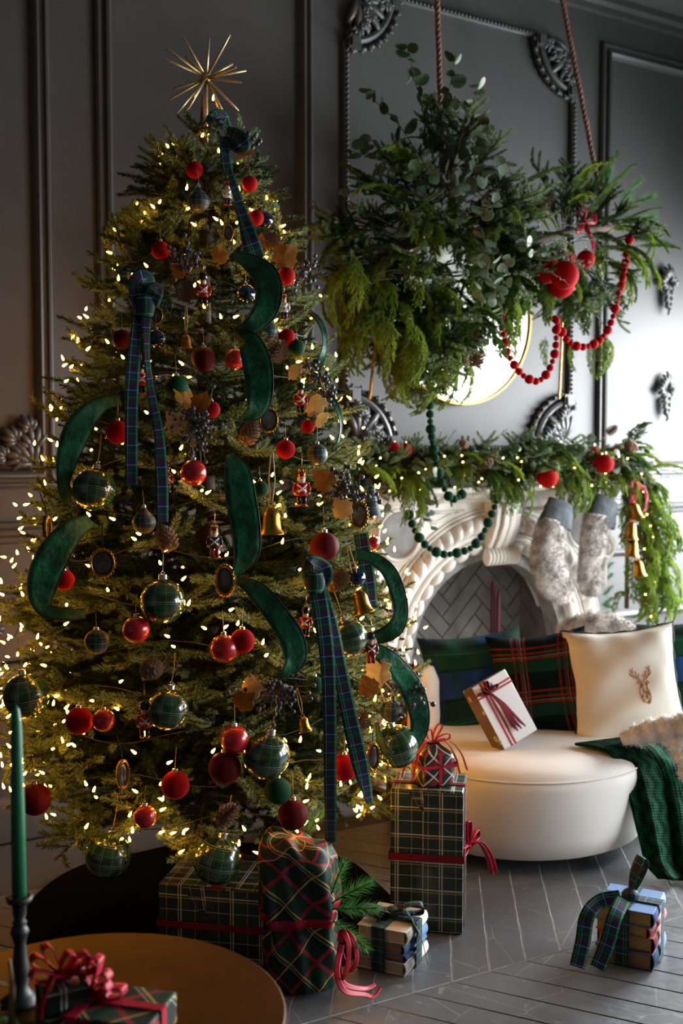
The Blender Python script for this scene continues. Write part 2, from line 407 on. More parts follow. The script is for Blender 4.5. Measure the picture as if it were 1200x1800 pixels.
# ornate centre frame over the mantel, with scooped corners and carved leafwork
FX0, FX1, FZ0, FZ1, FR = 2.755, 4.108, 1.475, 3.478, .235
fr = MB(); ins = [(0, 0), (0, .016), (.006, .024), (.016, .027), (.026, .024), (.032, .014), (.036, 0)]
def bar_x(x0, x1, z): fr.add([(x, -h, z + d - .018) for x in (x0, x1) for d, h in ins], [(i, i + 1, len(ins) + i + 1, len(ins) + i) for i in range(len(ins) - 1)])
def bar_z(x, z0, z1): fr.add([(x + d - .018, -h, z) for z in (z0, z1) for d, h in ins], [(i, len(ins) + i, len(ins) + i + 1, i + 1) for i in range(len(ins) - 1)])
bar_x(FX0 + FR, FX1 - FR, FZ1); bar_x(FX0 + FR, FX1 - FR, FZ0); bar_z(FX0, FZ0 + FR, FZ1 - FR); bar_z(FX1, FZ0 + FR, FZ1 - FR)
frame_o = trim(fr, 'carved rectangular frame moulding above the mantel with scooped corners', M_ORN)
bead_me = MB().ball((0, 0, 0), .0095, 8, 5).mesh('bead', M_ORN)
bb = MB()
for z in np.arange(FZ0 + FR, FZ1 - FR, .022):
    for x in (FX0, FX1): bb.ball((x, -.026, z), .009, 6, 4)
for x in np.arange(FX0 + FR, FX1 - FR, .022):
    for z in (FZ0, FZ1): bb.ball((x, -.026, z), .009, 6, 4)
tag(build('bead_row', bb, M_ORN, frame_o), kind='stuff')
def scroll(mb, c, r, turns, a0, sgn, rad, y=-.02, n=26, stretch=1.0):
    pts, rr = [], []
    for i in range(n + 1):
        t = i / n; a = a0 + sgn * turns * 2 * PI * t; q = r * (1 - .86 * t)
        pts.append((c[0] + q * math.cos(a) * stretch, y - .012 * t, c[1] + q * math.sin(a))); rr.append(rad * (1 - .35 * t))
    mb.tube(pts, rr, 6)
def lobe(mb, c, ang, ln, w, y=-.012, curl=.02):
    """one carved leaf lobe in the wall plane, swelling and curling forward at its tip"""
    d = np.array([math.cos(ang), 0, math.sin(ang)]); pts, rr = [], []
    for i in range(8):
        t = i / 7; p = np.array([c[0], y, c[1]]) + d * ln * t; p[1] -= curl * math.sin(PI * min(1, t * .9)) + .004
        pts.append(p); rr.append(w * (.35 + .9 * math.sin(PI * (.12 + .8 * t))) * .6)
    mb.tube(pts, rr, 6, flat=((0, 1, 0), .55))
def leaf_spray(mb, c, ang, ln, n=5, spread=1.9, w=.02, y=-.012):
    for i in range(n):
        k = (i / (n - 1) - .5); lobe(mb, c, ang + k * spread, ln * (1 - .55 * abs(k)), w * (1 - .3 * abs(k)), y)
def corner(cx, cz, sx, sz, label):
    m = MB(); r = FR
    # scooped moulding arc (concave towards the panel) and end blocks
    for off, rad, yy in ((.0, .018, -.020), (.036, .013, -.014), (-.03, .010, -.012)):
        m.tube([(cx - sx * (r + off) * math.cos(a) * -1 * -1, yy, cz - sz * (r + off) * math.sin(a)) for a in np.linspace(0, PI / 2, 18)], rad, 8)
    for (x, z) in ((cx - sx * (r + .005), cz - sz * .03), (cx - sx * .03, cz - sz * (r + .005))):
        m.box((x, -.022, z), (.062, .044, .062)); m.box((x, -.03, z), (.04, .05, .04))
    o = build('carved_corner', m, M_ORN, frame_o, auto=40)
    l = MB(); R = random.Random(int(cx * 100 + cz * 10))
    diag = math.atan2(-sz, -sx)
    base = (cx - sx * .05, cz - sz * .05)
    leaf_spray(l, base, diag, .17, 7, 2.4, .03, -.016)
    for q, (dx, dz) in enumerate(((.17, .04), (.04, .17), (.11, .10), (.20, .02), (.02, .20), (.07, .07), (.14, .06), (.06, .14))):
        p = (cx - sx * dx, cz - sz * dz); scroll(l, p, .034, 1.25, R.uniform(0, 6), R.choice((-1, 1)), .0075, -.02)
        leaf_spray(l, p, diag + R.uniform(-1.5, 1.5), .06, 5, 2.2, .014, -.024)
    for q in range(9):
        a = PI / 2 * (q + .5) / 9; leaf_spray(l, (cx - sx * (r + .03) * math.cos(a), cz - sz * (r + .03) * math.sin(a)), math.atan2(-sz * math.sin(a), -sx * math.cos(a)), .028, 3, 1.1, .012, -.01)
    build('carved_leaves', l, M_ORN, o)
corner(FX0, FZ1, -1, 1, ''); corner(FX1, FZ1, 1, 1, ''); corner(FX0, FZ0, -1, -1, ''); corner(FX1, FZ0, 1, -1, '')
# cross shaped appliques on the panels
def applique(x, z, label, name='wall_applique', s=1.0):
    m = MB()
    q = lambda dx, dz: (x + dx * s, z + dz * s)
    leaf_spray(m, q(0, .05), PI / 2, .085 * s, 5, 1.7, .020 * s)
    leaf_spray(m, q(.015, .035), .15, .065 * s, 5, 2.2, .019 * s); leaf_spray(m, q(-.015, .035), PI - .15, .065 * s, 5, 2.2, .019 * s)
    scroll(m, q(-.026, .055), .026 * s, 1.3, 0, 1, .008 * s); scroll(m, q(.026, .055), .026 * s, 1.3, PI, -1, .008 * s)
    for k, (zz, ww) in enumerate(((-.01, .05), (-.045, .045), (-.078, .032))):
        leaf_spray(m, q(0, zz), -.75, ww * s, 4, 1.5, .016 * s); leaf_spray(m, q(0, zz), PI + .75, ww * s, 4, 1.5, .016 * s)
        m.ball((x, -.02, z + zz * s), .014 * s, 8, 6)
    lobe(m, q(0, -.085), -PI / 2, .05 * s, .018 * s); m.ball((x - .07 * s, -.018, z + .034 * s), .012 * s, 8, 6); m.ball((x + .07 * s, -.018, z + .034 * s), .012 * s, 8, 6)
    o = build(name, m, M_ORN); return tag(o, label, 'ornament', 'carved appliques on the wall panels')
applique(4.81, 2.325, 'upper carved cross shaped applique on the bright right panel')
applique(4.81, 1.755, 'lower carved cross shaped applique on the bright right panel')
applique(4.80, .76, 'carved applique low on the wainscot, right of the cedar garland', s=.8)
applique(1.17, .78, 'carved applique low on the wainscot at the far left', s=.8)
m = MB()
for k, (dx, dz, a, l) in enumerate(((0, 0, 2.3, .12), (-.03, .02, 2.9, .10), (.0, .05, 1.8, .11), (-.10, .02, 2.6, .07), (-.01, .12, 2.1, .07), (-.06, .08, 2.4, .08))):
    leaf_spray(m, (1.352 + dx, 1.425 + dz), a, l, 5, 1.8, .02)
    scroll(m, (1.345 + dx, 1.43 + dz), .03, 1.3, a, 1 if k % 2 else -1, .009)
tag(build('wall_applique', m, M_ORN), 'carved leaf corner applique inside the far left panel', 'ornament', 'carved appliques on the wall panels')

# ================================================================== fireplace
M_CREAM = plain('cream_carved_marble', lin('#ece8e1'), .38, color2='#dcd6cb', vscale=5, bump=.08, bscale=30)
M_STONE = plain('grey_veined_stone', lin('#6c6a66'), .5, color2='#8b8883', vscale=14, bump=.1, bscale=50)
M_BRICK = plain('grey_firebox_brick', lin('#6f6b66'), .75, var=.35, vscale=9, bump=.25, bscale=60)
M_SOOT = plain('dark_firebox_joint', lin('#262423'), .9)
fp = empty('fireplace', (MX, -.15, 0), label='cream carved marble fireplace with arched opening and stone medallions', cat='fireplace')
ARX, ASP, ART = .505, .50, .52              # arch half width, spring height, rise
def arch(t, e=0.0):
    """t 0 at crown .. 1 at the floor, right half; e = offset outward"""
    L1 = .78
    if t < L1:
        a = PI / 2 * (1 - t / L1); return ((ARX + e) * math.cos(a), ASP + (ART + e) * math.sin(a))
    return (ARX + e, ASP * (1 - (t - L1) / (1 - L1)))
def outer(t):
    pts = [(0, 0, 1.25), (.36, .70, 1.25), (.40, .735, 1.22), (.47, .745, 1.05), (.53, .735, .96), (.60, .70, .86), (.70, .655, .76), (.80, .64, .60), (.9, .64, .3), (1.0, .66, 0.0)]
    for (t0, x0, z0), (t1, x1, z1) in zip(pts, pts[1:]):
        if t <= t1: k = (t - t0) / (t1 - t0); return (x0 + (x1 - x0) * k, z0 + (z1 - z0) * k)
    return pts[-1][1:]
YF = -.235
bd = MB(); NA = 64
for sx in (1, -1):
    vs, fs = [], []
    for i in range(NA + 1):
        t = i / NA; a = arch(t); o_ = outer(t)
        for (x, z), y in ((a, YF), (o_, YF), (o_, -.002), (a, -.002)): vs.append((MX + sx * x, y, z))
    for i in range(NA):
        for k in range(4):
            q = (i * 4 + k, i * 4 + (k + 1) % 4, i * 4 + 4 + (k + 1) % 4, i * 4 + 4 + k); fs.append(q if sx > 0 else q[::-1])
    bd.add(vs, fs)
build('surround', bd, M_CREAM, fp, world=True, auto=30)
sh = MB()
SHP = [(-.002, 1.235), (-.25, 1.235), (-.255, 1.248), (-.272, 1.255), (-.276, 1.268), (-.30, 1.275), (-.315, 1.285), (-.315, 1.303), (-.308, 1.308), (-.002, 1.308)]
def loopx(x0, x1): sweep_x(sh, SHP[::-1], x0, x1)
loopx(MX - .762, MX + .762)
build('mantel_shelf', sh, M_CREAM, fp, world=True, auto=30)
def arch_tube(e, rad, y, t0=0.0, t1=1.0, n=50):
    m_ = MB()
    for sx in (1, -1): m_.tube([(MX + sx * arch(t, e)[0], y, arch(t, e)[1]) for t in np.linspace(t0, t1, n)], rad, 8)
    return m_
m_ = arch_tube(.045, .011, YF - .004)
for e, r_ in ((.075, .007), (.165, .010), (.185, .006)):
    q = arch_tube(e, r_, YF - .003); m_.add(q.v, q.f, q.uv)
build('arch_moulding', m_, M_CREAM, fp, world=True)
# gadrooned rope moulding and egg beads, piece by piece
gad = MB(); gp = [(math.sin(PI * i / 8) * .034 + .001, -.058 + .116 * i / 8) for i in range(9)]; gad.lathe(gp, 10); gad_me = gad.mesh('gadroon', M_CREAM)
egg_me = MB().ball((0, 0, 0), .025, 10, 7, (1, .8, 1.6)).mesh('egg_bead', M_CREAM)
def along(e, step, me, name, y, skew, t0=0.03, t1=1.0):
    pts = [(t, *arch(t, e)) for t in np.linspace(t0, t1, 500)]; acc = 0; last = pts[0]
    for k, p in enumerate(pts[1:]):
        acc += math.hypot(p[1] - last[1], p[2] - last[2]); 
        if acc >= step:
            acc = 0; ang = math.atan2(p[2] - last[2], p[1] - last[1])
            for sx in (1, -1):
                link(name, me, fp, (sx * p[1], y + .15, p[2]), (0, (PI / 2 - ang) * sx + sx * skew, 0))
        last = p
along(.12, .062, gad_me, 'gadroon', YF - .012, .62, .05)
along(.013, .082, egg_me, 'egg_bead', YF - .004, 0.0, .04)
# medallions, sunk panels
for sx in (-1, 1):
    cx = MX + sx * .555; m_ = MB()
    Mx = Matrix.Translation((cx, YF, 1.103)) @ Matrix.Rotation(PI / 2, 4, 'X')
    m_.lathe([(.0001, .006), (.097, .006), (.100, .003), (.100, -.01)], 40, Mx); md = build('medallion', m_, M_STONE, fp, world=True, auto=30)
    m2 = MB(); m2.lathe([(.100, 0), (.102, .012), (.109, .018), (.117, .014), (.122, .004), (.128, .008), (.134, .004), (.135, 0)], 40, Mx)
    build('medallion_ring', m2, M_CREAM, fp, world=True)
    for sc in (1.0, .72):
        m3 = MB()
        tri = [(.19, 1.20), (.46, 1.20), (.40, 1.165), (.345, 1.145), (.27, 1.175)]
        c0 = np.mean(np.array(tri), 0); tr = [(c0[0] + (x - c0[0]) * sc, c0[1] + (z - c0[1]) * sc) for x, z in tri]; tr.append(tr[0])
        m3.tube([(MX + sx * x, YF - .002, z) for x, z in tr], .006, 6); build('sunk_panel', m3, M_CREAM, fp, world=True)
    for sc in (1.0, .7):
        m3 = MB()
        tri = [(.715, .99), (.715, .80), (.66, .76), (.655, .93)]
        c0 = np.mean(np.array(tri), 0); tr = [(c0[0] + (x - c0[0]) * sc, c0[1] + (z - c0[1]) * sc) for x, z in tri]; tr.append(tr[0])
        m3.tube([(MX + sx * x, YF - .002, z) for x, z in tr], .006, 6); build('sunk_panel', m3, M_CREAM, fp, world=True)
    m4 = MB(); scroll(m4, (MX + sx * .705, .985), .062, 1.4, PI / 2, -sx, .014, YF - .006); build('volute', m4, M_CREAM, fp, world=True)
    m5 = MB()
    for k in range(6): m5.tube([(MX + sx * (.53 + .018 * k), YF - .002, z) for z in (.02, .48)], .008, 6)
    build('pilaster_flutes', m5, M_CREAM, fp, world=True)
# keystone corbel: S shaped, fluted, rolled foot
ks = MB(); prof = [(YF - .095, 1.235), (YF - .095, 1.19), (YF - .085, 1.13), (YF - .06, 1.07), (YF - .035, 1.03), (YF - .03, 1.0), (YF, .99), (YF, 1.235)]
for (dx, w, pr) in ((-.06, .03, 0), (-.02, .036, .012), (.02, .036, .012), (.06, .03, 0)):
    pf = [(y - pr if i < 6 else y, z) for i, (y, z) in enumerate(prof)]; n = len(pf)
    ks.add([(MX + dx + s_ * w / 2, y, z) for s_ in (-1, 1) for y, z in pf], [(i, (i + 1) % n, n + (i + 1) % n, n + i) for i in range(n)] + [tuple(range(n - 1, -1, -1)), tuple(range(n, 2 * n))])
kso = build('keystone', ks, M_CREAM, fp, world=True, bevel=.006)
kr = MB()
for k in range(9): kr.ball((MX - .088 + .022 * k, YF - .045, .985), .03, 10, 8, (.5, 1.0, 1.35))
build('rolled_foot', kr, M_CREAM, fp, world=True)
# inner stone arch and firebox
ib = MB(); ys0, ys1 = -.20, -.10
for sx in (1, -1):
    vs, fs = [], []
    for i in range(NA + 1):
        t = i / NA; a = arch(t, -.055); o_ = arch(t, .01)
        for (x, z), y in ((a, ys0), (o_, ys0), (o_, ys1), (a, ys1)): vs.append((MX + sx * x, y, z))
    for i in range(NA):
        for k in range(4):
            q = (i * 4 + k, i * 4 + (k + 1) % 4, i * 4 + 4 + (k + 1) % 4, i * 4 + 4 + k); fs.append(q if sx > 0 else q[::-1])
    ib.add(vs, fs)
build('stone_arch', ib, M_STONE, fp, world=True, auto=30)
BY = .12
sb = MB().box((MX, BY + .035, .52), (1.02, .05, 1.10))
sb.box((MX - .50, .0, .52), (.02, .22, 1.1)); sb.box((MX + .50, .0, .52), (.02, .22, 1.1)); sb.box((MX, .0, 1.065), (1.0, .22, .02)); sb.box((MX, -.02, .01), (1.0, .26, .02))
fbx = build('firebox', sb, M_SOOT, fp, world=True, smooth=False)
def clip_poly(poly, x0, x1, z0, z1):
    for ax, lim, sg in ((0, x0, 1), (0, x1, -1), (1, z0, 1), (1, z1, -1)):
        out = []
        for i in range(len(poly)):
            a, b = poly[i], poly[(i + 1) % len(poly)]; da, db = sg * (a[ax] - lim), sg * (b[ax] - lim)
            if da >= 0: out.append(a)
            if da * db < 0: k = da / (da - db); out.append((a[0] + (b[0] - a[0]) * k, a[1] + (b[1] - a[1]) * k))
        poly = out
        if len(poly) < 3: return []
    return poly
def area(p): return abs(sum(p[i][0] * p[(i + 1) % len(p)][1] - p[(i + 1) % len(p)][0] * p[i][1] for i in range(len(p)))) / 2
bw, bl, gp_ = .072, .288, .006
nbr = 0
for i in range(-26, 30):
    for j in range(-8, 9):
        # herringbone: one horizontal and one vertical brick per lattice cell, then turned 45 degrees
        for kind in (0, 1):
            ox = i * bw + j * bl * 1.0; oz = i * bw - j * bl * 1.0
            if kind == 0: r = [(ox, oz), (ox + bl, oz), (ox + bl, oz + bw), (ox, oz + bw)]
            else: r = [(ox, oz + bw), (ox + bw, oz + bw), (ox + bw, oz + bw + bl), (ox, oz + bw + bl)]
            c0 = (sum(p[0] for p in r) / 4, sum(p[1] for p in r) / 4)
            r = [(c0[0] + (x - c0[0]) * (1 - gp_ / (bl if (kind == 0) else bw)), c0[1] + (z - c0[1]) * (1 - gp_ / (bw if kind == 0 else bl))) for x, z in r]
            q = [((x - z) * .7071 + MX + .02, (x + z) * .7071 + .3) for x, z in r]
            q = clip_poly(q, MX - .485, MX + .485, .02, 1.05)
            if len(q) >= 3 and area(q) > .0012:
                build('brick', MB().prism(q, BY, BY + .02), M_BRICK, fbx, smooth=False, world=True); nbr += 1
for k in range(-3, 13):     # slanting bricks on the right cheek
    z0 = k * .10; y0, y1 = -.10, BY - .004
    poly = clip_poly([(y0, z0), (y1, z0 + .22 * (1 if True else -1)), (y1, z0 + .22 + .093), (y0, z0 + .093)], y0, y1, .02, 1.05)
    if len(poly) >= 3:
        for sx in (1, -1):
            pl = MB().prism([(a if sx > 0 else a, b) for a, b in poly], 0, .012, Matrix.Translation((MX + sx * .482, 0, 0)) @ Matrix.Rotation(PI / 2, 4, 'Z'))
            build('brick', pl, M_BRICK, fbx, smooth=False, world=True)
hs = MB().box((MX, -.30, .012), (1.36, .36, .024)); tag(build('hearth_slab', hs, M_STONE, bevel=.004), 'flat grey stone hearth slab in front of the fireplace', 'hearth')
# mirror
M_BRASS = plain('thin_aged_brass', lin('#b08a4a'), .3, metal=1.0)
def mk_mirror():
    t = NT('antiqued_mirror_glass'); oc = t.coord('Object')
    n1 = t.noise(oc, 5, 6, .65); n2 = t.noise(oc, 16, 5, .6)
    t.set(color=t.mix(t.ramp(n1, .38, .62), (.93, .92, .85), (.78, .78, .68)), metal=1.0, rough=t.math('MULTIPLY_ADD', t.ramp(n2, .35, .7), .12, .22)); return t.m
mr = empty('round_mirror', (3.39, 0, 2.10), label='large round antiqued mirror in thin brass frame behind hanging greenery', cat='mirror')
Mm = Matrix.Translation((0, -.02, 0)) @ Matrix.Rotation(PI / 2, 4, 'X')
build('mirror_glass', MB().lathe([(.0001, .022), (.405, .022), (.41, .018), (.41, 0)], 64, Mm), mk_mirror(), mr, auto=30)
build('mirror_frame', MB().lathe([(.408, 0), (.408, .030), (.411, .034), (.418, .034), (.421, .030), (.421, 0)], 64, Mm), M_BRASS, mr, auto=40)
# two burgundy tapers standing in the firebox
M_WINE = plain('burgundy_wax', lin('#5a1020'), .4)
M_BLKMET = plain('black_iron', (.012, .012, .012), .5)
for (px, ptop, y, lb) in ((866, 1020, -.03, 'taller burgundy taper candle standing in the fireplace'), (876, 1036, -.06, 'shorter burgundy taper candle standing in the fireplace')):
    tp = at_y(px, ptop, y); e = empty('taper_candle', (tp[0], y, .02), label=lb, cat='candle', group='candles in the fireplace')
    build('candle', MB().lathe([(.012, .30), (.011, tp[2] - .05), (.004, tp[2] - .022), (.0005, tp[2] - .018)], 12), M_WINE, e)
    build('holder', MB().lathe([(.05, 0), (.052, .006), (.02, .014), (.008, .03), (.008, .26), (.02, .275), (.022, .30), (.014, .305)], 14), M_BLKMET, e)
# ================================================================== greenery builders
M_FIR = leafy('fir_needles', '#1b3017', '#3c5229', .15, .55)
M_FIRTIP = leafy('daylit_fir_tips', '#68885a', '#98ae80', .2, .55)  # pale tips imitate daylight in the colour, against the darkened inner needles
M_BARK = plain('brown_bark', lin('#4a3626'), .85, var=.3, vscale=30, bump=.3, bscale=80)
M_CEDAR = leafy('cedar_scales', '#5f8424', '#a6ba4a', .4, .5)
M_CEDARD = leafy('deep_green_cedar_scales', '#365a28', '#688538', .3, .5)
M_PINE = leafy('bright_pine_needles', '#3c7a3c', '#5a9a48', .3, .5)
M_EUC = leafy('eucalyptus_leaf', '#6b8068', '#93a68e', .3, .45)
M_EUCD = leafy('dark_eucalyptus_leaf', '#3f5a3c', '#64805a', .3, .45)
M_SILV = leafy('silver_tiny_leaf', '#93a596', '#c3cdbd', .3, .5)
M_STEM = plain('greenish_stem', lin('#5a5236'), .7)
def needles(mb, path, per_m, ln, wd, spread=55, R=None, tipfrac=0.0, all_round=True):
    """scatter one-triangle needles along a polyline"""
    R = R or rng; P = np.array(path); sg = np.diff(P, axis=0); Ls = np.linalg.norm(sg, axis=1); tot = Ls.sum(); n = max(4, int(per_m * tot))
    t = np.sort(R.random(n)) * tot; cum = np.concatenate([[0], np.cumsum(Ls)]); k = np.clip(np.searchsorted(cum, t) - 1, 0, len(sg) - 1)
    fr = ((t - cum[k]) / Ls[k])[:, None]; B = P[k] + sg[k] * fr; T = sg[k] / Ls[k][:, None]
    rnd = R.normal(size=(n, 3)); rnd -= T * (rnd * T).sum(1, keepdims=True)
    if not all_round: rnd[:, 2] *= .35
    rnd /= np.linalg.norm(rnd, axis=1, keepdims=True)
    a = np.radians(spread * (.75 + .5 * R.random(n)))[:, None]; a = a * (1 - .45 * (t / tot)[:, None] ** 3)
    d = T * np.cos(a) + rnd * np.sin(a); l = (ln * (.75 + .45 * R.random(n)) * np.minimum(1, .55 + 2.5 * (1 - t / tot)))[:, None]
    s = np.cross(d, R.normal(size=(n, 3))); s /= np.linalg.norm(s, axis=1, keepdims=True)
    mb.tris(np.stack([B - s * wd / 2, B + s * wd / 2, B + d * l], 1))
def curve_path(L, n, droop, side=0.0, lift=0.0):
    out = []
    for i in range(n + 1):
        t = i / n; out.append((L * t * (1 - .12 * droop * t), side * L * t * t, L * (lift * t - droop * t * t)))
    return np.array(out)
def fir_branch(L, seed):
    """a flat fan of fir twigs, 'L' long along +X, tips turned up a little"""
    R = np.random.default_rng(seed); st = MB(); nd = MB(); main = curve_path(L, 10, .10 + .08 * R.random(), R.uniform(-.08, .08), .08)
    st.tube(main, [.006 * (1 - .75 * i / 10) + .0012 for i in range(11)], 5)
    needles(nd, main[2:], 2300, .020, .0029, 50, R)
    n = max(9, int(L / .037)); sd = 1
    for i in range(2, n + 1):
        t = .16 + .80 * i / n; p = main[min(10, int(t * 10))] + (main[min(10, int(t * 10) + 1)] - main[min(10, int(t * 10))]) * (t * 10 % 1)
        l = (.075 + .40 * L * (1 - t)) * R.uniform(.75, 1.2); l = min(l, .24); sd = -sd
        ang = math.radians(R.uniform(38, 62)) * sd; up = R.uniform(-.25, .42)
        d = np.array([math.cos(ang), math.sin(ang), up]); q = np.array([p + d * l * s + np.array([0, 0, .10 * l * s * s]) for s in np.linspace(0, 1, 5)])
        st.tube(q, [.0022, .002, .0018, .0014, .001], 4); needles(nd, q, 2300, .0185, .0029, 48, R)
        if l > .12:
            for s in (.45,):
                a2 = ang + math.radians(R.uniform(30, 55)) * (1 if R.random() < .5 else -1); d2 = np.array([math.cos(a2), math.sin(a2), up + R.uniform(-.1, .35)])
                b = q[int(s * 4)]; q2 = np.array([b + d2 * l * .5 * k for k in np.linspace(0, 1, 4)]); needles(nd, q2, 2300, .018, .0029, 47, R)
    nd.cur = 1; nd.mi = [1] * len(nd.f); 
    # outer needles take the paler colour that paints daylight on the tips
    for i, f in enumerate(nd.f):
        if nd.v[f[0]][0] > L * .76 and (i % 5) < 4: nd.mi[i] = 2
    st.add(nd.v, nd.f, nd.uv); st.mi[-len(nd.f):] = nd.mi
    return st.mesh('branch', [M_BARK, M_FIR, M_FIRTIP])
# ================================================================== Christmas tree
TREE = ground(-.43, 3.6); TX, TY = TREE[0], TREE[1]
TZ = [.30, .48, .92, 1.46, 2.0, 2.35, 2.56]; TR = [.48, .64, .685, .53, .345, .165, .04]
def tree_r(z): return float(np.interp(z, TZ, TR))
def on_tree(px, py, off=0.0):
    """where the view ray through a pixel meets the tree's outline (or passes closest)"""
    best = (9, None)
    for D in np.arange(2.55, 4.4, .006):
        p = at(px, py, D); e = math.hypot(p[0] - TX, p[1] - TY) - (tree_r(p[2]) + off)
        if e <= 0: return p
        if e < best[0]: best = (e, p)
    return best[1]
tree = empty('christmas_tree', (TX, TY, 0), label='tall decorated fir Christmas tree with warm lights beside the fireplace', cat='tree')
build('trunk', MB().lathe([(.05, .02), (.045, .4), (.03, 1.4), (.010, 2.5), (.002, 2.58)], 10), M_BARK, tree)
build('tree_stand', MB().lathe([(.0, .008), (.11, .008), (.12, .03), (.10, .16), (.07, .20), (.04, .20)], 24), plain('black_tree_collar', (.008, .008, .008), .6), tree)
sk_ = MB(); sk_.grid(lambda u, v: ((.60 + .012 * math.sin(14 * PI * u)) * v * math.cos(2 * PI * u), (.60 + .012 * math.sin(14 * PI * u)) * v * math.sin(2 * PI * u), .005 + (1 - v) * .004 + .002 * math.sin(22 * PI * u) * v), 72, 10, wrap=True)
M_SHADE = plain('black_shade_sheet', (.004, .004, .004), 1.0, spec=0.0); tag(build('shade_sheet', sk_, M_SHADE), 'round black sheet added to keep the floor under the tree dark', 'tree skirt').location = (TX, TY, 0)  # black sheet added so the floor here stays as dark as deep shade
LC = [.16, .24, .33, .43, .53, .63]; BR = {L: [fir_branch(L, int(L * 1000) + k) for k in range(3)] for L in LC}
zs = np.linspace(.36, 2.37, 30); cnt = 0; R0 = random.Random(3); plan = []
for i, z in enumerate(zs):
    r = tree_r(z); nb = max(8, int(round(3.2 + r * 11)))
    for k in range(nb): plan.append((z + R0.uniform(-.075, .075), 2 * PI * (k + .5 * (i % 2)) / nb + R0.uniform(-.2, .2)))
print('branches', len(plan))
plan = plan[:292]
for z, a in plan:
    # most boughs leave the trunk, so their own length reaches the outline
    el = np.interp(z, [.3, 1.2, 2.1, 2.5], [-.10, .02, .22, .5]) + R0.uniform(-.2, .17)
    r = tree_r(z + .02) * R0.uniform(.86, 1.02); L = max(.14, r / math.cos(el) - .03); c = min(LC, key=lambda q: abs(q - L)); s = min(1.2, L / c)
    d = (math.cos(a) * math.cos(el), math.sin(a) * math.cos(el), math.sin(el))
    zz = z - math.tan(el) * r * .55
    link('branch', R0.choice(BR[c]), tree, (math.cos(a) * .03, math.sin(a) * .03, zz), rot_from(d, (R0.uniform(-.6, .6), R0.uniform(-.6, .6), 1)), (s, s, s))
for k in range(7):   # upright tip
    a = k * 2.4; el = 1.15 - .08 * k
    link('branch', BR[.16][k % 3], tree, (0, 0, 2.36 - .012 * k), rot_from((math.cos(a) * math.cos(el), math.sin(a) * math.cos(el), math.sin(el))), (.58,) * 3)
# twigs deeper inside, too many and too small to pick apart
RI = np.random.default_rng(77); inner = MB()
for k in range(950):
    z = float(RI.uniform(.5, 2.35)); a = RI.uniform(0, 2 * PI); r = tree_r(z) * RI.uniform(.35, .82); b = np.array([r * math.cos(a), r * math.sin(a), z]); a2 = a + RI.uniform(-.9, .9); d = np.array([math.cos(a2), math.sin(a2), RI.uniform(-.3, .5)]); l = RI.uniform(.08, .15)
    needles(inner, np.array([b + d * l * s for s in (0, .33, .66, 1)]), 1900, .018, .003, 50, RI)
tag(build('inner_twigs', inner, M_FIR, tree), kind='stuff')
# string lights on the tree
def emissive(name, col, st):
    t = NT(name); t.set(color=(.8, .6, .3), em=col, ems=st); return t.m
M_BULB = emissive('warm_mini_bulb_glow', (1.0, .38, .03), 72.0)
M_WIRE = plain('dark_green_wire', (.01, .02, .01), .6)
lights = empty('string_lights', (TX, TY, .3), label='warm white mini string lights wound around the Christmas tree', cat='string lights')
bm_ = MB().lathe([(.0001, -.002), (.0032, 0), (.0036, .005), (.0022, .012), (.0002, .0165)], 7); bulb_me = bm_.mesh('bulb', M_BULB)
RB = random.Random(11); front, back = [], []
for k in range(740):
    u = RB.random(); z = .36 + 2.14 * (1 - math.sqrt(1 - u * .985)); z = min(z, 2.5)
    a = k * 2.39996 + RB.uniform(-.3, .3); r = tree_r(z) * RB.choice((1.01, .99, .97, .94, .88)) + .004
    p = (TX + r * math.cos(a), TY + r * math.sin(a), z); rt = (RB.uniform(-1.2, 1.2), RB.uniform(-1.2, 1.2), RB.uniform(0, 6))
    toward = (CAM[0] - TX) * math.cos(a) + (CAM[1] - TY) * math.sin(a)
    (front if toward > -.3 else back).append((p, rt))
for k in range(26):
    z = RB.uniform(2.12, 2.5); a = k * 2.4; r = tree_r(z) * .95; front.insert(0, ((TX + r * math.cos(a), TY + r * math.sin(a), z), (RB.uniform(-1, 1), RB.uniform(-1, 1), 0)))
front += [((TX + .02, TY - .03, 2.56), (.3, 0, 0))]
print('bulbs', len(front), len(back))
for p, rt in front[:298]: link('bulb', bulb_me, lights, Vector(p) - lights.location, rt)
rest = MB()
for p, rt in front[298:] + back:
    Mx = Matrix.Translation(Vector(p)) @ Euler(rt).to_matrix().to_4x4(); rest.lathe([(.0001, -.002), (.0032, 0), (.0036, .005), (.0022, .012), (.0002, .0165)], 6, Mx)
tag(build('bulbs', rest, M_BULB, lights, world=True), kind='stuff')
wire = MB(); wp = []
for i in range(900):
    t = i / 900; z = .38 + 2.1 * t; a = t * 2 * PI * 17; r = tree_r(z) * .86; wp.append((TX + r * math.cos(a), TY + r * math.sin(a), z + .02 * math.sin(i * .9)))
wire.tube(wp, .0016, 4); build('wire', wire, M_WIRE, lights, world=True)
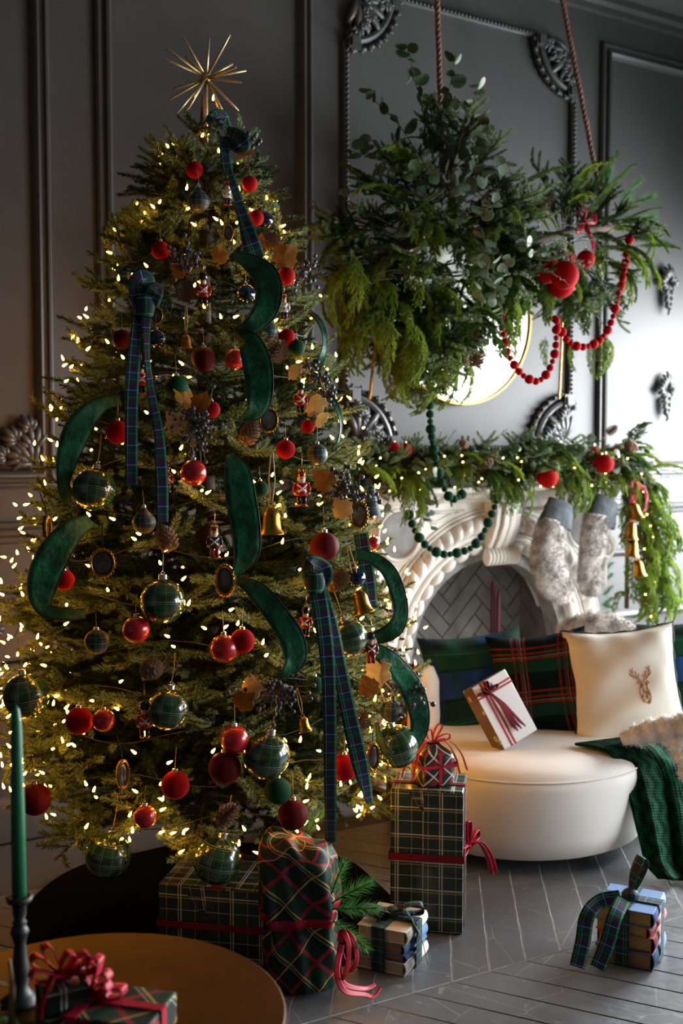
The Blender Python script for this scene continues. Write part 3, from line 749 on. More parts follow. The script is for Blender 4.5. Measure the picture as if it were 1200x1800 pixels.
# ================================================================== tree ornaments
M_CAP = plain('silver_bauble_cap', (.75, .72, .68), .25, metal=1.0)
M_GOLD = plain('brushed_gold', lin('#b98a3a'), .32, metal=1.0, color2='#8a6428', vscale=25)
M_GOLDL = plain('glittering_gold', lin('#d9c79c'), .4, metal=.7, color2='#a8905c', vscale=220)
M_TWINE = plain('jute_twine', lin('#b89a5f'), .9)
M_REDV = plain('red_velvet', lin('#a8060e'), .85, var=.3, vscale=60, spec=.12)
M_REDS = plain('red_satin_glass', lin('#b00a12'), .28, coat=.4)
M_WINEV = plain('burgundy_velvet', lin('#5a0d10'), .7, var=.3, vscale=50, spec=.12)
M_BLUEG = plain('midnight_blue_glass', lin('#0d2440'), .12, coat=1.0, metal=.5)
M_GREENV = plain('green_velvet_ball', lin('#0c3b22'), .75, spec=.15)
gl = '#aab592'
M_PLB = plaid('plaid_glossy_ball', '#17391d', [(0, 1.0472, .0, .52, '#234d26', .9), (1, .9, .25, .45, '#0d2411', .6),
     (0, 1.0472, .06, .022, gl, .65), (0, 1.0472, .15, .018, gl, .45), (0, 1.0472, .60, .014, '#a9974f', .45), (1, .9, .10, .022, gl, .65), (1, .9, .20, .018, gl, .45), (1, .9, .62, .014, '#a9974f', .4)], 'SPH', .22, coat=1.0, coatr=.04, mottle=.1)
M_PLD = plaid('plaid_dark_ball', '#0e2622', [(0, 1.05, .0, .5, '#142f3a', .9), (1, .6, .25, .26, '#0a1620', .7),
     (0, .52, .06, .02, gl, .8), (1, .5, .10, .02, gl, .8), (0, .52, .3, .012, gl, .5)], 'SPH', .55, mottle=.1)
BALL = {}
def ball_me(style):
    if style in BALL: return BALL[style]
    mats = dict(redv=M_REDV, reds=M_REDS, wine=M_WINEV, blue=M_BLUEG, green=M_GREENV, plb=M_PLB, pld=M_PLD, plo=M_PLD)
    mb = MB()
    if style == 'plo':    # onion shaped, drawn in to the neck
        mb.lathe([(.0001, -.98), (.35, -.93), (.72, -.70), (.97, -.22), (1.0, .05), (.90, .38), (.66, .68), (.38, .95), (.20, 1.18), (.16, 1.25)], 28)
    elif style == 'wine':  # ribbed velvet
        mb.grid(lambda u, v: ((1 - .022 * abs(math.sin(8 * PI * u))) * math.sin(PI * (v * .998 + .001)) * math.cos(2 * PI * u), (1 - .022 * abs(math.sin(8 * PI * u))) * math.sin(PI * (v * .998 + .001)) * math.sin(2 * PI * u), -math.cos(PI * v)), 64, 16, wrap=True)
    else: mb.ball((0, 0, 0), 1.0, 32, 18)
    cap = MB(); zt = 1.22 if style == 'plo' else .95
    cap.lathe([(.20, zt), (.21, zt + .02), (.20, zt + .04), (.20, zt + .20), (.19, zt + .23), (.0001, zt + .25)], 14)
    cap.tube([(.07 * math.cos(a), 0, zt + .30 + .07 * math.sin(a)) for a in np.linspace(-.6, PI + .6, 10)], .015, 5)
    BALL[style] = (mb.mesh('ball', mats[style]), cap.mesh('cap', M_CAP)); return BALL[style]
cord = MB(); cord.tube([(0, 0, 1.3), (.03, .03, 2.0), (0, .1, 2.7)], .02, 4); cord_me = cord.mesh('cord', M_TWINE)
rcord_me = None
WORDS = dict(redv='red velvet ball', reds='shiny red ball', wine='ribbed burgundy velvet ball', blue='midnight blue glass ball', green='dark green velvet ball', plb='large glossy green plaid ball', pld='dark plaid ball with thin white lines', plo='dark plaid onion shaped bauble')
def bauble(px, py, rpx, style, where, off=.03, point=None, cat='ornament'):
    p = on_tree(px, py, off) if point is None else point; D = depth_of(p); r = rpx * D / FPX
    e = empty('bauble', p, random.uniform(0, 6) if style != 'plb' else face_cam(p) + .25, label=WORDS[style] + ' ' + where, cat=cat, group='baubles')
    e.scale = (r,) * 3
    if style == 'plb': e.rotation_euler = (random.uniform(-.25, .25), random.uniform(-.3, .3), e.rotation_euler.z)
    a, b = ball_me(style); link('ball', a, e); link('cap', b, e); link('cord', cord_me, e)
    return e
BAUBLES = [
 (342, 299, 15, 'redv', 'nearest the tree top, left of the plaid bow'), (439, 323, 14, 'redv', 'right of the top nutcracker near the tree tip'), (450, 383, 14, 'redv', 'touching a blue ball high on the right'),
 (349, 354, 20, 'plo', 'just below the topmost red ball'), (466, 386, 14, 'blue', 'peeking out behind the high right red ball'),
 (282, 440, 16, 'redv', 'beside the upper dark berry cluster, left side'), (503, 486, 16, 'redv', 'below a golden leaf on the upper right edge'), (432, 517, 17, 'blue', 'behind the upper green velvet loop'),
 (215, 596, 17, 'wine', 'left of the hanging plaid bow tail'), (275, 596, 17, 'blue', 'between the two tails of the left plaid bow'), (358, 632, 21, 'wine', 'in the shade below the small gold bell'), (413, 631, 18, 'reds', 'left of the middle green velvet loop'),
 (471, 582, 18, 'plo', 'hanging under the upper green velvet loop'), (504, 593, 15, 'redv', 'right of the plaid onion bauble, above a pinecone'), (521, 612, 15, 'green', 'half hidden behind a red ball, upper right'),
 (310, 682, 22, 'green', 'behind the amber leaf cluster'), (372, 720, 15, 'redv', 'right of the amber leaf cluster'), (207, 760, 21, 'redv', 'between the green velvet ribbon and plaid tail on the left'), (541, 750, 12, 'redv', 'under the red coated soldier on the right'),
 (502, 790, 17, 'redv', 'above the large gold bell'), (557, 799, 19, 'pld', 'on the right edge above the berry cluster'), (165, 860, 38, 'plb', 'on the far left beside the dark velvet loop'), (340, 831, 23, 'reds', 'below the grey berry cluster'),
 (253, 918, 21, 'plo', 'at the foot of the left plaid tails'), (457, 860, 15, 'green', 'behind the large gold bell'), (570, 961, 26, 'wine', 'hanging just above the right plaid bow'), (113, 1020, 18, 'redv', 'behind the lower left velvet ribbon'),
 (286, 1057, 40, 'plb', 'in the middle of the tree under a cameo'), (239, 1107, 24, 'reds', 'tucked under the middle plaid ball'), (170, 1128, 22, 'pld', 'in the lower left half of the tree'), (625, 1016, 18, 'blue', 'beside the pinecone on the right edge'),
 (613, 1122, 33, 'plb', 'right of the plaid tails, by a blue hatted figure'), (393, 1140, 25, 'reds', 'nearest of the pair in the tree centre'), (426, 1127, 22, 'redv', 'rear one of the pair in the tree centre'),
 (46, 1223, 40, 'plb', 'at the far left edge behind the green candle'), (139, 1267, 24, 'redv', 'on the lower left, right of the green candle'), (182, 1266, 20, 'reds', 'deeper in the branches on the lower left'), (295, 1247, 37, 'plb', 'behind the low red soldier'),
 (308, 1380, 25, 'redv', 'low on the tree, centre left with silver cap'), (62, 1405, 28, 'wine', 'very low on the left behind the candle'), (255, 1435, 20, 'reds', 'lowest, deep in the branches'), (553, 1205, 17, 'green', 'left of the long plaid tails'),
 (468, 1328, 42, 'plb', 'low in the centre, largest'), (395, 1350, 29, 'wine', 'left of the largest plaid ball'), (412, 1300, 25, 'reds', 'above the dark burgundy ball, lower centre'), (488, 1390, 24, 'green', 'under the largest plaid ball'),
 (515, 1432, 27, 'wine', 'above the plaid cloth parcel'), (605, 1349, 24, 'redv', 'between the ends of the plaid tails'), (688, 1250, 20, 'pld', 'beside the lower right berry cluster'), (697, 1312, 38, 'plb', 'at the right edge inside a velvet loop'),
 (190, 1505, 40, 'plb', 'hanging at the lower left over the black collar'), (382, 1512, 43, 'plb', 'hanging lowest, over the wide plaid gift box'),
 (655, 955, 12, 'reds', 'small on the right edge over the mantel leg'), (108, 1290, 18, 'wine', 'small, in shade low on the left')]
for b in BAUBLES[:-1]: bauble(*b)
# --- star topper
st = empty('star_topper', at(362, 137, 3.6), label='gold glitter starburst topper on the tree tip', cat='star')
sp_me = MB().lathe([(.0046, .0), (.0040, .18), (.0030, .235), (.0003, .24)], 6).mesh('spike', M_GOLDL)
TIPS = [(365, 56), (320, 62), (320, 82), (407, 70), (405, 93), (294, 93), (430, 110), (293, 118), (296, 141), (420, 138), (289, 168), (428, 160), (317, 190), (313, 205), (416, 181), (388, 205), (356, 92), (347, 190), (392, 190)]
c0 = at(362, 137, 3.6)
for k, (x, y) in enumerate(TIPS):
    v = np.array([(x - 362), (137 - y)]) * 3.6 / FPX; l = np.linalg.norm(v); full = .155; dz = math.sqrt(max(0, full ** 2 - l * l)) * (1 if k % 2 else -1) * .8
    d = RT * v[0] + UP * v[1] - FW * dz; q = Vector(d).to_track_quat('Z', 'Y').to_euler(); s = np.linalg.norm(d) / .24
    link('spike', sp_me, st, (0, 0, 0), q, (1, 1, s))
build('core', MB().ball((0, 0, 0), .014, 12, 8), M_GOLDL, st)
build('stem', MB().lathe([(.006, -.20), (.006, 0)], 8), M_GOLDL, st)
# --- soldiers and nutcrackers
M_BLK = plain('glossy_black_lacquer', (.01, .01, .012), .25); M_SKIN = plain('painted_face', lin('#e0b598'), .35); M_COATR = plain('painted_red_coat', lin('#b3121a'), .3)
M_WHT = plain('painted_white', lin('#e8e4da'), .4); M_NAVY = plain('painted_navy', lin('#15233f'), .35); M_HAIRW = plain('white_fluffy_beard', lin('#e9e6df'), .95, bump=.6, bscale=200)
M_DKRED = plain('painted_crimson_base', lin('#7a0d14'), .35)
def figure(coat, hat, legs, beard, base, crown):
    """hanging wooden figure, 1 unit tall, facing -Y"""
    e = empty('toy_figure', (0, 0, 0))
    L = lambda n, mb, m, **k: build(n, mb, m, e, **k)
    for s in (-1, 1):
        L('leg', MB().lathe([(.062, .03), (.06, .16), (.072, .30)], 10, c=(s * .07, 0, 0)), legs)
        L('boot', MB().ball((s * .07, -.04, .035), .075, 10, 8, (.9, 1.3, .5)), M_BLK if legs is not M_BLK else M_GOLD)
        arm = MB(); arm.tube([(s * .15, 0, .585), (s * .20, -.01, .46), (s * .185, -.05, .36)], [.05, .047, .04], 8); L('arm', arm, coat)
        L('hand', MB().ball((s * .18, -.06, .335), .038, 8, 6), M_SKIN); L('epaulette', MB().ball((s * .16, 0, .60), .055, 10, 6, (1, 1, .45)), M_GOLD)
    L('coat', MB().lathe([(.0001, .27), (.16, .27), (.145, .36), (.13, .42), (.15, .52), (.165, .58), (.12, .625), (.0001, .64)], 16, sy=.8), coat)
    b = MB()
    b.tube([(-.125, -.11, .57), (0, -.145, .47), (.11, -.125, .37)], .018, 6); L('sash', b, M_WHT)
    b = MB(); b.tube([(.125, -.11, .57), (0, -.15, .47), (-.11, -.13, .37)], .018, 6); L('sash', b, M_WHT)
    L('belt', MB().lathe([(.138, .385), (.142, .41), (.138, .435)], 16, sy=.82), M_GOLD if coat is not M_COATR else M_WHT)
    L('head', MB().ball((0, 0, .70), .092, 14, 10, (1, 1, 1.08)), M_SKIN)
    L('nose', MB().ball((0, -.098, .70), .018, 6, 5), M_SKIN)
    for s in (-1, 1): L('eye', MB().ball((s * .032, -.088, .722), .011, 6, 5), M_BLK)
    if beard: L('beard', MB().ball((0, -.075, .635), .07, 10, 8, (1.05, .6, 1.2)), M_HAIRW); L('hair', MB().ball((0, .04, .70), .10, 10, 8, (1.12, .8, 1.1)), M_HAIRW)
    if crown:
        L('hat', MB().lathe([(.088, .77), (.094, .79), (.098, .90), (.0001, .905)], 14), hat); L('hat_band', MB().lathe([(.092, .775), (.104, .78), (.104, .81), (.094, .815)], 14), M_GOLD)
        for k in range(6): L('crown_point', MB().lathe([(.022, .90), (.012, .94), (.0005, .985)], 6, c=(.085 * math.cos(k), .085 * math.sin(k), 0)), M_GOLD)
    else:
        L('hat', MB().lathe([(.085, .755), (.118, .78), (.132, .85), (.125, .93), (.08, .985), (.0001, 1.0)], 14), hat)
        L('chin_strap', MB().lathe([(.094, .765), (.10, .775), (.094, .785)], 14), M_GOLD)
    if base: L('base', MB().lathe([(.0001, -.01), (.17, -.01), (.175, .0), (.175, .025), (.16, .035), (.0001, .035)], 16, sy=.75), M_DKRED)
    c = MB(); c.tube([(0, 0, 1.0), (.01, .02, 1.2), (0, .1, 1.45)], .012, 5); L('cord', c, M_GOLD)
    return e
FIGS = {}
def place_figure(kind, px, py, hpx, label, off=.045, roll=0.0):
    spec = dict(guard=(M_COATR, M_BLK, M_BLK, False, False, False), crown=(M_COATR, M_COATR, M_BLK, True, True, True), blue=(M_NAVY, M_DKRED, M_COATR, True, True, True), gnome=(M_DKRED, M_NAVY, M_COATR, True, False, False), redhat=(M_WHT, M_COATR, M_NAVY, False, True, True))[kind]
    if kind not in FIGS: FIGS[kind] = e = figure(*spec)
    else: e = copy_tree(FIGS[kind])
    p = on_tree(px, py, off); h = hpx * depth_of(p) / FPX
    e.location = Vector(p) - Vector((0, 0, h / 2)); e.scale = (h,) * 3; e.rotation_euler = (0, roll, face_cam(p) + random.uniform(-.4, .4))
    tag(e, label, 'figurine', 'toy soldier ornaments'); return e
for a in [('redhat', 400, 338, 44, 'white coated nutcracker ornament with red hat near the tree top'), ('guard', 357, 508, 60, 'red coated guardsman ornament beside the upper pinecone'), ('guard', 248, 664, 58, 'red coated guardsman ornament between the left plaid tails'),
          ('redhat', 499, 538, 46, 'red hatted nutcracker ornament on the right edge below a red ball'), ('guard', 528, 700, 56, 'red coated guardsman ornament among leaves on the right edge'), ('guard', 292, 838, 56, 'red coated guardsman ornament at the end of a plaid tail, mid left'),
          ('blue', 377, 950, 60, 'blue coated nutcracker ornament left of the large dark velvet ribbon'), ('crown', 530, 856, 68, 'red coated nutcracker ornament with white hair beside the gold bell'), ('guard', 537, 1092, 54, 'red coated guardsman ornament left of the long plaid tails'),
          ('gnome', 652, 1138, 56, 'white bearded figure ornament in a blue hat at right edge'), ('guard', 254, 1264, 66, 'red coated guardsman ornament with white cross, low on the tree')]: place_figure(*a)
# --- bells
def bell_root(label, p, h, twine=2.0, group='gold bells', rz=0.0, tilt=(0, 0)):
    e = empty('bell', p, rz, label=label, cat='bell', group=group); e.scale = (h,) * 3; e.rotation_euler = (tilt[0], tilt[1], rz)
    if 'bell' not in BALL:
        b = MB(); b.lathe([(.47, 0), (.45, .03), (.36, .16), (.32, .40), (.30, .68), (.24, .86), (.10, .96), (.0001, .98), (.09, .93), (.21, .84), (.27, .68), (.29, .40), (.33, .16), (.42, .03), (.455, .0), (.47, 0)], 28)
        c = MB(); c.lathe([(.012, .2), (.012, .9)], 6); c.ball((0, 0, .10), .09, 10, 8)
        l = MB(); l.tube([(.10 * math.cos(a), 0, 1.03 + .10 * math.sin(a)) for a in np.linspace(-.9, PI + .9, 14)], .022, 6)
        t = MB(); t.tube([(-.02, 0, 1.1), (-.10, 0, 1.9), (-.03, .05, 2.9), (.05, .05, 2.9), (.12, .0, 1.9), (.02, 0, 1.1)], .028, 5)
        BALL['bell'] = (b.mesh('bell_body', M_GOLD), c.mesh('clapper', M_GOLD), l.mesh('loop', M_GOLD), t.mesh('twine', M_TWINE))
    a = BALL['bell']; link('bell_body', a[0], e); link('clapper', a[1], e); link('loop', a[2], e)
    if twine: link('twine', a[3], e, (0, 0, 0), scale=(1, 1, 1))
    return e
def tree_bell(px, py, hpx, label, tilt=(0, 0), off=.045):
    p = on_tree(px, py, off); h = hpx * depth_of(p) / FPX; return bell_root(label, Vector(p) - Vector((0, 0, h / 2)), h, rz=face_cam(p), tilt=tilt)
tree_bell(327, 600, 25, 'small gold bell on twine in the upper left of the tree'); tree_bell(477, 914, 50, 'large gold bell on a long twine in the tree centre'); tree_bell(640, 1056, 42, 'gold bell at the right edge above the green plaid ball', (0, -.25)); tree_bell(537, 1272, 27, 'small tilted gold bell left of the long plaid tails', (0, -.2))
# --- cameos
M_CAMEO = plain('dark_portrait_oval', lin('#2a2622'), .2, color2='#4a4038', vscale=30, coat=.6); M_CAMEOL = plain('silvered_portrait_oval', lin('#8f8a80'), .2, color2='#5b5650', vscale=25, coat=.6)
def cameo(px, py, rx, ry, label, light=False, turn=0.0, off=.05, gem=False):
    p = on_tree(px, py, off); k = depth_of(p) / FPX; a, b = rx * k, ry * k
    e = empty('cameo', p, face_cam(p) + turn, label=label, cat='ornament', group='framed oval ornaments')
    Mr = Matrix.Rotation(PI / 2, 4, 'X') @ Matrix.Diagonal((a, b, 1, 1))
    build('plaque', MB().lathe([(.0001, .004), (.6, .0035), (.85, .001), (.85, -.004)], 28, Mr), M_CAMEOL if light else M_CAMEO, e)
    f = MB(); f.lathe([(.80, .0), (.82, .006), (.92, .008), (1.0, .004), (1.0, -.004), (.8, -.004)], 28, Mr); build('frame', f, M_GOLD, e)
    bd_ = MB(); n = 22
    for i in range(n):
        t = 2 * PI * i / n; bd_.ball((a * 1.0 * math.cos(t), -.004, b * 1.0 * math.sin(t)), .055 * (a + b) if gem else .04 * (a + b), 6, 5)
    tag(build('frame_beads', bd_, M_GOLD, e), kind='stuff')
    c = MB(); c.tube([(0, 0, b), (.002, .004, b + .02), (0, .02, b + .06)], .0015, 5); build('cord', c, M_GREENV, e)
cameo(401, 410, 9, 15, 'clear oval crystal ornament in gold frame high on the tree', True); cameo(275, 555, 11, 15, 'small gold framed oval beside the left plaid bow'); cameo(472, 738, 17, 22, 'silver oval in gold filigree frame under the middle velvet loop', True)
cameo(180, 990, 22, 26, 'dark oval portrait in gold frame on the left of the tree'); cameo(82, 927, 9, 22, 'narrow dark oval seen edge on at the far left', turn=1.0); cameo(396, 1020, 18, 28, 'gold beaded oval under the large dark velvet ribbon', gem=True, turn=-.4)
cameo(631, 905, 16, 24, 'gold chain framed oval at the right edge over the mantel', True, gem=True); cameo(215, 1361, 13, 26, 'oval portrait turned sideways low on the left', turn=.7); cameo(655, 1330, 12, 26, 'gold beaded oval low at the right edge', gem=True, turn=.5)
# --- pinecones
M_CONE = plain('brown_pinecone_scale', lin('#553824'), .7, color2='#92704e', vscale=60)
def cone_mesh(seed):
    m = MB(); R = random.Random(seed); n = 92
    m.lathe([(.05, -.9), (.22, -.7), (.26, -.2), (.18, .5), (.05, .9)], 10)
    for i in range(n):
        t = i / n; z = -.92 + 1.85 * t; r = .62 * math.sin(PI * min(.97, .22 + .72 * t)) ** .8 + .08; a = i * 2.39996
        d = Vector((math.cos(a), math.sin(a), 0)); s = Vector((-math.sin(a), math.cos(a), 0)); upv = Vector((0, 0, 1)); w = .19 * (1.15 - .5 * t); l = .42 * (1.1 - .5 * t)
        b = d * r * .32 + upv * z; o = (d * .9 + upv * (.10 + .35 * t)).normalized(); l = max(l, r * .95)
        v = [b - s * w * .5, b + s * w * .5, b + o * l * .75 + s * w, b + o * l * .75 - s * w, b + o * l + upv * .05, b + o * l * .72 - upv * .08]
        m.add(v, [(0, 1, 2, 3), (3, 2, 4), (0, 5, 1), (3, 4, 5), (2, 5, 4), (0, 3, 5), (1, 5, 2)])
    return m.mesh('cone_scales', M_CONE, False)
CONE = [cone_mesh(1), cone_mesh(2)]
cone_stem = MB().lathe([(.05, .85), (.04, 1.3)], 6).mesh('stem', M_BARK)
def pinecone(p, rpx, label, rot, group='pinecones on the tree'):
    s = rpx * depth_of(p) / FPX; e = empty('pinecone', p, label=label, cat='pinecone', group=group, rot=rot); e.scale = (s,) * 3
    link('cone_scales', random.choice(CONE), e); link('stem', cone_stem, e); return e
for (x, y, r, lb) in [(472, 424, 20, 'pinecone near the top right edge of the tree'), (325, 512, 21, 'pinecone left of the upper guardsman'), (489, 618, 22, 'pinecone below two red balls, upper right'), (439, 762, 22, 'pinecone below the middle velvet loop'),
                      (293, 947, 24, 'pinecone above the middle plaid ball'), (592, 1021, 24, 'pinecone right of the right plaid bow'), (267, 1176, 24, 'pinecone above the low plaid ball'), (399, 1432, 23, 'pinecone over the lowest plaid ball'), (632, 1268, 20, 'pinecone between plaid tail and right edge')]:
    pinecone(on_tree(x, y, .04), r, lb, (random.uniform(.6, 1.6), random.uniform(-.5, .5), random.uniform(0, 6)))
# --- berry picks and leaves
M_BERRY = plain('dusty_blue_black_berry', lin('#23242c'), .5, color2='#5b5d66', vscale=40)
M_LEAFG = leafy('golden_dry_leaf', '#8a5a14', '#c08a2a', .45, .5, 20); M_LEAFC = leafy('cream_dry_leaf', '#b9a47a', '#d8c8a0', .4, .5, 20)
mp_out = [(0, -.6), (.04, -.26), (.24, -.34), (.38, -.22), (.40, -.06), (.56, .06), (.46, .20), (.44, .38), (.30, .40), (.20, .58), (.0, .78), (-.20, .58), (-.30, .40), (-.44, .38), (-.46, .20), (-.56, .06), (-.40, -.06), (-.38, -.22), (-.24, -.34), (-.04, -.26)]
def leaf_mesh(mat):
    m = MB(); vs = [(0, 0, .06)] + [(x, y, .12 - .55 * x * x - .4 * y * y + .05 * math.sin(7 * x + 5 * y)) for x, y in mp_out]; n = len(mp_out)
    top = [(0, 1 + i, 1 + (i + 1) % n) for i in range(n)]; m.add(vs, top); m.add([(x, y, z - .012) for x, y, z in vs], [f[::-1] for f in top]); return m.mesh('leaf', mat)
LEAFG, LEAFC = leaf_mesh(M_LEAFG), leaf_mesh(M_LEAFC)
def dry_leaf(px, py, s, mat, label, tilt, off=.05):
    p = on_tree(px, py, off); sc = s * depth_of(p) / FPX; o = link('dry_leaf', mat, None, p, (PI / 2 + tilt[0], tilt[1], face_cam(p) + tilt[2]), (sc,) * 3)
    tag(o, label, 'leaf', 'dried leaves on the tree')
for (x, y, s, m_, lb) in [(430, 270, 32, LEAFG, 'golden leaf near the plaid bow at tree top'), (497, 455, 46, LEAFG, 'golden leaf above a red ball on upper right edge'), (386, 452, 32, LEAFG, 'amber leaf left of the upper velvet loop'), (323, 703, 48, LEAFG, 'large amber leaf above the grey berries'), (350, 712, 36, LEAFG, 'amber leaf on top of the grey berries'), (312, 745, 38, LEAFC, 'cream leaf left of the grey berries'),
                          (520, 655, 34, LEAFC, 'cream leaf above the right guardsman'), (555, 718, 44, LEAFC, 'pale yellow leaf right of the guardsman'), (566, 740, 34, LEAFC, 'cream leaf at the right edge under the pale leaf'), (574, 848, 42, LEAFG, 'yellow leaf left of the right berry cluster'), (604, 898, 38, LEAFC, 'cream curled leaf under the right berry cluster'), (442, 1216, 42, LEAFC, 'cream leaf left of the lower berry cluster'), (424, 1235, 40, LEAFG, 'amber leaf below the lower left berries'),
                          (668, 1188, 52, LEAFC, 'pale leaf beside the lower right berries'), (650, 1212, 38, LEAFG, 'amber leaf under the pale leaf on the right'), (318, 478, 30, LEAFG, 'amber leaf under the upper berry cluster')]:
    dry_leaf(x, y, s, m_, lb, (random.uniform(-.6, .6), random.uniform(-.9, .9), random.uniform(-.5, .5)))
def berries(px, py, rx, ry, n, label, off=.04, r=4.3):
    c = on_tree(px, py, off); k = depth_of(c) / FPX; e = empty('berry_pick', c, label=label, cat='berries', group='berry picks on the tree'); b = MB(); s = MB(); R = random.Random(px)
    for i in range(n):
        u, v = R.gauss(0, .5), R.gauss(0, .5); p = RT * (u * rx * k) + UP * (v * ry * k) - FW * (.025 * R.random())
        b.ball(p, r * k * R.uniform(.8, 1.15), 8, 6); s.tube([p, p * .5 + FW * .03, FW * .05], .0012, 4)
    tag(build('berries', b, M_BERRY, e), kind='stuff'); tag(build('stalks', s, M_STEM, e), kind='stuff')
for a in [(435, 248, 22, 20, 22, 'small dark berry sprig by the top plaid bow'), (325, 458, 34, 30, 46, 'dark berry sprig beside the upper left red ball'), (536, 480, 20, 26, 28, 'dark berry sprig jutting from upper right edge'), (345, 755, 40, 48, 75, 'grey berry cluster under the amber leaves'), (548, 655, 18, 24, 24, 'dark berry sprig below the green ball on the right'), (572, 690, 22, 34, 36, 'dark berry sprig beside the right guardsman'),
          (598, 858, 38, 38, 65, 'large dark berry cluster on the right edge'), (625, 880, 26, 26, 30, 'lower part of dark berries overlapping the mantel leg'), (482, 1215, 52, 34, 72, 'dark berry cluster under the lower velvet loop'), (702, 1208, 50, 36, 64, 'dark berry cluster at right edge beside the sofa')]: berries(*a)
# ================================================================== ribbons on the tree
M_VELV = plain('emerald_velvet_ribbon', lin('#1b6a45'), .55, var=.65, vscale=26, bump=.5, bscale=45, bdist=.012, spec=.3, sheen=.3, sheenr=.3, sheent=(.3, .9, .55))
M_VEDGE = plain('dark_ribbon_edge', lin('#08140e'), .7)
w1, w2 = '#8fa8ac', '#3d7f5a'
M_TART = plaid('navy_green_tartan_ribbon', '#1b2b58', [(0, .052, .0, .026, '#12402f', .75), (1, .03, .1, .013, '#12402f', .75), (0, .052, .55, .010, '#4a1326', .6), (0, .052, .18, .0018, w1, .75), (0, .052, .78, .0016, w2, .8), (1, .03, .12, .0012, w1, .65), (1, .03, .90, .0022, w2, .8), (1, .03, .5, .0016, '#5a1a2c', .7)], 'UV', .6, spec=.2)
def width_dir(P, T, tilt):
    V = CAM - P; V = V / np.linalg.norm(V); a = np.cross(T, V); a /= (np.linalg.norm(a) + 1e-9); return a * math.cos(tilt) + V * math.sin(tilt)
def ribbon_mb(pts, thick=.0014, cols=5, curl=0.0, n=8, edge=None):
    """pts: (world point, width in m, tilt in radians) -> smooth band"""
    C_ = catmull([np.concatenate([np.asarray(p, float), [w, t]]) for p, w, t in pts], n); P = [c[:3] for c in C_]; W = []
    for i in range(len(P)):
        T = P[min(i + 1, len(P) - 1)] - P[max(i - 1, 0)]; T = T / (np.linalg.norm(T) + 1e-9); W.append(width_dir(P[i], T, C_[i][4]) * C_[i][3] / 2)
    mb = MB().strip(P, W, thick, cols, curl); return mb, P, W
def px_ribbon(root, name, pts, mat, edge=None, curl=.06, off0=0.0):
    """pts: (px, py, outward offset, width px, tilt)"""
    q = []
    for (x, y, off, w, tl) in pts:
        p = on_tree(x, y, off + off0); q.append((p, w * depth_of(p) / FPX, tl))
    mb, P, W = ribbon_mb(q, curl=curl); o = build(name, mb, mat, root, world=True)
    if edge:
        for s in (1, -1):
            t = MB(); t.tube([p + w * s for p, w in zip(P, W)], .0016, 5); build('wired_edge', t, edge, o, world=True)
    return o
def velvet(label, pts):
    p0 = on_tree(*pts[0][:3]); e = empty('velvet_ribbon', p0, label=label, cat='ribbon', group='emerald velvet ribbons'); px_ribbon(e, 'band', pts, M_VELV, M_VEDGE); return e
velvet('emerald velvet ribbon loop in the upper right of the tree', [(408, 448, .06, 12, .9), (440, 462, .10, 34, .5), (470, 490, .13, 44, .1), (470, 535, .13, 44, -.1), (445, 570, .10, 34, .3), (415, 585, .05, 20, .8)])
velvet('emerald velvet ribbon loop hanging mid tree, right of centre', [(418, 588, .05, 16, .8), (437, 600, .09, 40, .3), (452, 640, .11, 50, 0), (456, 690, .10, 46, 0), (448, 722, .09, 36, .4), (425, 738, .05, 14, 1.0)])
velvet('long dark emerald velvet ribbon in the centre beside the large bell', [(404, 798, .06, 20, .7), (416, 830, .10, 46, .2), (424, 880, .12, 52, 0), (432, 930, .12, 50, 0), (432, 975, .10, 44, .2), (412, 1012, .05, 18, .9)])
velvet('emerald velvet ribbon curling down in the lower centre', [(415, 1018, .04, 14, .8), (450, 1038, .09, 34, .3), (482, 1075, .11, 38, 0), (512, 1120, .12, 42, 0), (518, 1160, .11, 38, .3), (495, 1185, .09, 22, .9), (462, 1172, .04, 26, .4)])
velvet('emerald velvet ribbon loop on the upper left edge', [(212, 704, .03, 20, .6), (175, 712, .07, 30, .4), (140, 750, .10, 46, .1), (120, 800, .10, 38, .1), (112, 850, .08, 22, .4), (118, 885, .04, 20, .8)])
velvet('dark emerald velvet ribbon loop on the lower left edge', [(160, 915, .03, 26, .6), (125, 935, .08, 44, .3), (92, 980, .10, 56, .1), (74, 1030, .10, 50, .1), (78, 1070, .08, 30, .5), (118, 1080, .05, 26, .8), (150, 1078, .02, 20, .6)])
velvet('thin emerald velvet ribbon loop on the upper right edge', [(541, 545, .02, 8, .8), (562, 566, .06, 14, .9), (571, 595, .08, 14, 1.0), (567, 625, .07, 16, .8), (553, 652, .02, 20, .4)])
velvet('thin emerald velvet ribbon loop lower on the right edge', [(575, 692, .02, 14, .6), (592, 715, .06, 14, .9), (599, 745, .07, 9, 1.1), (595, 775, .05, 9, 1.1), (586, 792, .02, 12, .6)])
velvet('emerald velvet ribbon loop standing out at right before the white mantel', [(612, 978, .02, 18, .5), (645, 978, .06, 22, .6), (680, 1000, .10, 26, .4), (698, 1040, .12, 28, .3), (704, 1080, .12, 26, .3), (690, 1108, .10, 30, .3), (660, 1122, .05, 24, .5)])
velvet('emerald velvet ribbon loop at the lower right edge by the sofa', [(655, 1140, .02, 26, .4), (690, 1165, .06, 34, .3), (725, 1215, .08, 40, .2), (738, 1270, .08, 34, .3), (722, 1315, .07, 24, .5), (690, 1330, .05, 22, .7), (668, 1300, .04, 14, .8), (662, 1270, .03, 8, .9)])
